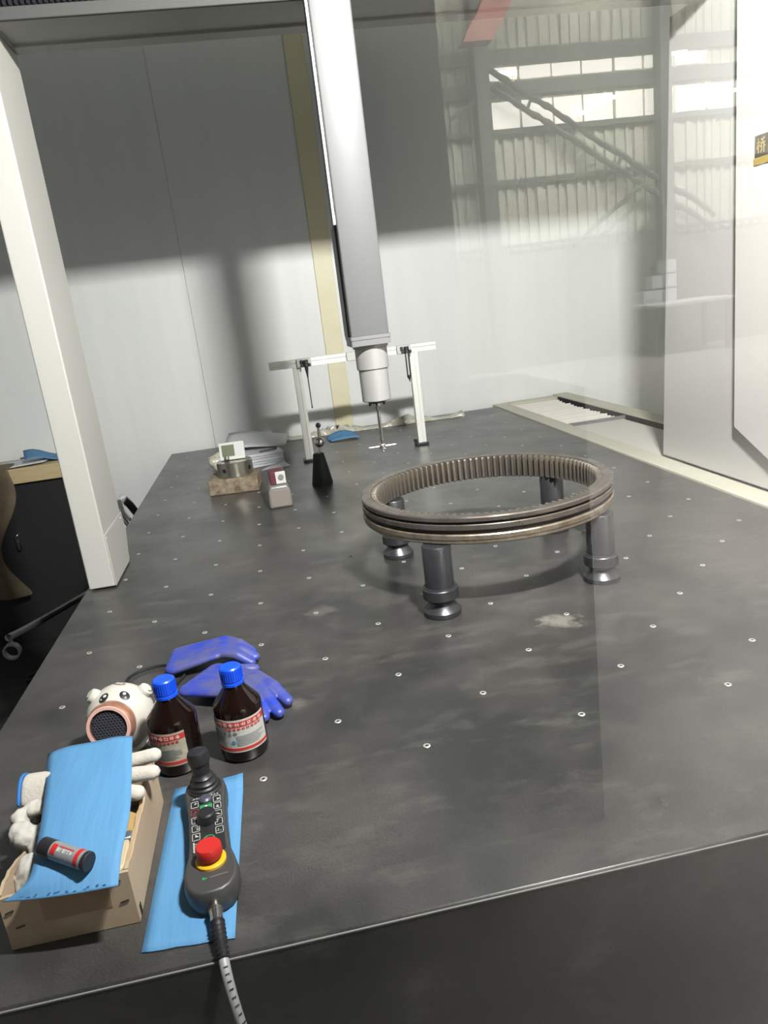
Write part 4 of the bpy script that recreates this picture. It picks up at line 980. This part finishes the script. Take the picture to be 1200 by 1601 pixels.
# ------------------------------------------------------------------ hand controller
pd = thing('hand_controller', 'charcoal joystick hand controller with red emergency stop and grey cable', 'controller', (-0.055, -0.252, 0.0022), math.radians(6.0))
half = [(0.0, 0.000), (0.012, 0.0008), (0.022, 0.006), (0.029, 0.016), (0.0325, 0.030), (0.0325, 0.044), (0.030, 0.058), (0.0265, 0.072), (0.0248, 0.095), (0.0250, 0.150), (0.0262, 0.178), (0.0285, 0.195), (0.0290, 0.210), (0.0262, 0.224), (0.018, 0.234), (0.008, 0.2385), (0.0, 0.239)]
outl = half + [(-x, y) for x, y in reversed(half[1:-1])]
body = MB(); n = len(outl)
lev = [(0.000, 0.84), (0.004, 0.93), (0.012, 1.0), (0.024, 1.0), (0.031, 0.965), (0.034, 0.90)]
vs = []
for z, s in lev:
    for x, y in outl: vs.append((x * s, 0.12 + (y - 0.12) * (1 - (1 - s) * 0.25), z))
fs = [tuple(range(n - 1, -1, -1)), tuple(range((len(lev) - 1) * n, len(lev) * n))]
for j in range(len(lev) - 1):
    for i in range(n): fs.append((j * n + i, j * n + (i + 1) % n, (j + 1) * n + (i + 1) % n, (j + 1) * n + i))
body.add(vs, fs, True); body.sm[0] = False; body.sm[1] = False
for i in range(2): pass
hb = body.build('housing', 'pend', pd, bevel=0.0015)
ZT = 0.034
kp = MB().prism(rrect(-0.0205, 0.0205, 0.068, 0.188, 0.002, 3), ZT - 0.001, ZT + 0.0006, 'z').build('keypad', 'pend_panel', pd)
def frame(m, x, y, w, h, t=0.0007, z=ZT + 0.0006):
    for (a, b, c, d) in ((x - w, x + w, y - h, y - h + t), (x - w, x + w, y + h - t, y + h), (x - w, x - w + t, y - h, y + h), (x + w - t, x + w, y - h, y + h)): m.box(a, b, c, d, z, z + 0.0004)
rnd = random.Random(2)
for sx, ys, mats in ((-0.0148, (0.172, 0.155, 0.138, 0.121, 0.104), ('ink_white', 'ink_red', 'ink_white', 'ink_white', 'ink_white')), (0.0148, (0.174, 0.158, 0.141, 0.124, 0.107), ('ink_white',) * 5)):
    for y, mm_ in zip(ys, mats):
        m = MB(); frame(m, sx, y, 0.0050, 0.0068)
        for q in range(3):
            a = sx + rnd.uniform(-0.003, 0.001); b = y + rnd.uniform(-0.004, 0.003); m.box(a, a + rnd.uniform(0.0012, 0.003), b, b + rnd.uniform(0.0008, 0.002), ZT + 0.0006, ZT + 0.0010)
        m.build('key_print', mm_, kp)
m = MB(); frame(m, 0, 0.162, 0.0080, 0.0056); m.box(-0.0075, 0.0075, 0.158, 0.166, ZT + 0.0006, ZT + 0.0009); m.build('green_key', 'ink_green', kp)
MB().box(-0.0015, 0.0015, 0.1605, 0.1645, ZT + 0.0010, ZT + 0.0013).build('key_symbol', 'ink_white', kp)
MB().lathe([(0, 0.0), (0.0085, 0.0), (0.0085, 0.004), (0.0060, 0.0065), (0, 0.0065)], 24, Matrix.Translation((0, 0.1755, ZT + 0.0006))).build('small_knob', 'grille', pd)
m = MB()
for i in range(9): m.box(-0.0165 + i * 0.0040, -0.0148 + i * 0.0040, 0.1850, 0.1862, ZT + 0.0006, ZT + 0.0010)
m.build('indicator_row', 'ink_white', kp)
MB().box(-0.018, 0.018, 0.1836, 0.1840, ZT + 0.0006, ZT + 0.0010).build('indicator_line', 'ink_white', kp)
m = MB()
for i in range(5): m.box(-0.0190, -0.0110, 0.0745 + i * 0.0038, 0.0752 + i * 0.0038, ZT + 0.0006, ZT + 0.0010)
m.box(-0.0190, -0.0172, 0.0745, 0.094, ZT + 0.0006, ZT + 0.0010)
m.build('scale_print', 'ink_white', kp)
MB().lathe([(0.0058, 0), (0.0058, 0.0006), (0.0074, 0.0006), (0.0074, 0)], 24, Matrix.Translation((0.001, 0.094, ZT + 0.0006)), closed=True).build('green_ring', 'ink_green', kp)
MB().lathe([(0, 0), (0.0125, 0), (0.0125, 0.005), (0.0118, 0.012), (0.0100, 0.0140), (0, 0.0140)], 28, Matrix.Translation((0.0005, 0.132, ZT + 0.0006))).build('override_knob', 'black_plastic', pd)
# joystick
jt = Matrix.Translation((0, 0.208, ZT))
js = MB().lathe([(0, -0.002), (0.0235, -0.002), (0.0235, 0.0015), (0.0222, 0.0030), (0.0205, 0.0030), (0.0200, 0.0060), (0.0178, 0.0075), (0.0172, 0.0100), (0.0185, 0.0120), (0.0150, 0.0150), (0.0142, 0.0175), (0.0150, 0.0195), (0.0110, 0.0230), (0.0098, 0.0260), (0, 0.0260)], 36, jt).build('joystick_boot', 'black_plastic', pd)
jk = Matrix.Translation((-0.0005, 0.209, ZT + 0.022)) @ Matrix.Rotation(math.radians(-4), 4, 'X')
MB().lathe([(0, 0.0), (0.0112, 0.0), (0.0125, 0.006), (0.0130, 0.014), (0.0128, 0.0165), (0.0146, 0.018), (0.0150, 0.022), (0.0148, 0.030), (0.0132, 0.0345), (0.0095, 0.0365), (0, 0.037)], 30, jk).build('joystick_knob', 'black_plastic', pd)
# emergency stop
es = Matrix.Translation((0.0015, 0.0535, ZT))
MB().lathe([(0, 0), (0.0185, 0), (0.0185, 0.0030), (0.0170, 0.0045), (0, 0.0045)], 36, es).build('yellow_collar', 'yellow', pd)
MB().lathe([(0, 0.0045), (0.0120, 0.0045), (0.0120, 0.0075), (0.0150, 0.0090), (0.0156, 0.0105), (0.0156, 0.0205), (0.0142, 0.0230), (0, 0.0236)], 36, es).build('stop_button', 'red', pd)
MB().box(-0.002, 0.020, 0.0245, 0.0262, ZT, ZT + 0.0005).build('name_print', 'slot', pd)
m = MB(); m.box(-0.0100, -0.0070, 0.0235, 0.0275, ZT, ZT + 0.0005); m.box(-0.0065, -0.0045, 0.0240, 0.0262, ZT, ZT + 0.0005); m.build('maker_mark', 'ink_green', pd)
# connector, strain relief and cable
cn = MB().tube([(0.0, 0.004, 0.016), (0.0005, -0.010, 0.016), (0.0010, -0.026, 0.0155)], [0.0078, 0.0078, 0.0070], 20).build('connector', 'steel', pd)
MB().lathe([(0.0062, -0.002), (0.0085, -0.002), (0.0085, 0.003), (0.0062, 0.003)], 20, Matrix.Translation((0.0, -0.006, 0.016)) @ Matrix.Rotation(PI / 2, 4, 'X'), closed=True).build('connector_nut', 'steel', cn)
pts = smooth_path([(0.0010, -0.025, 0.0155), (0.0020, -0.040, 0.0135), (0.0030, -0.056, 0.0100), (0.0035, -0.070, 0.0050)], 6)
MB().tube(pts, [0.0075 - 0.0018 * i / (len(pts) - 1) + (0.0012 if i % 2 else -0.0006) for i in range(len(pts))], 16).build('strain_relief', 'black_plastic', pd)
cpts = smooth_path([(0.0035, -0.068, 0.0055), (0.0045, -0.080, -0.006), (0.0065, -0.090, -0.030), (0.0100, -0.096, -0.065), (0.0160, -0.098, -0.11), (0.030, -0.099, -0.20), (0.05, -0.10, -0.34)], 10)
cq = MB().tube(cpts, 0.0058, 14).build('cable', 'braid', pd)
tkm = MB()
for i in range(6, 54, 3):
    p = cpts[i]; d = (cpts[i + 1] - cpts[i - 1]).normalized(); q = d.to_track_quat('Z', 'Y').to_matrix().to_4x4()
    tkm.box(-0.0015, 0.0030, -0.0066, -0.0052, -0.0005, 0.0005, Matrix.Translation(p) @ q @ Matrix.Rotation(0.4 * (i % 2), 4, 'Z'))
    tkm.box(-0.0015, 0.0030, 0.0052, 0.0066, -0.0005, 0.0005, Matrix.Translation(p) @ q)
tkm.build('cable_marks', 'black_plastic', cq)
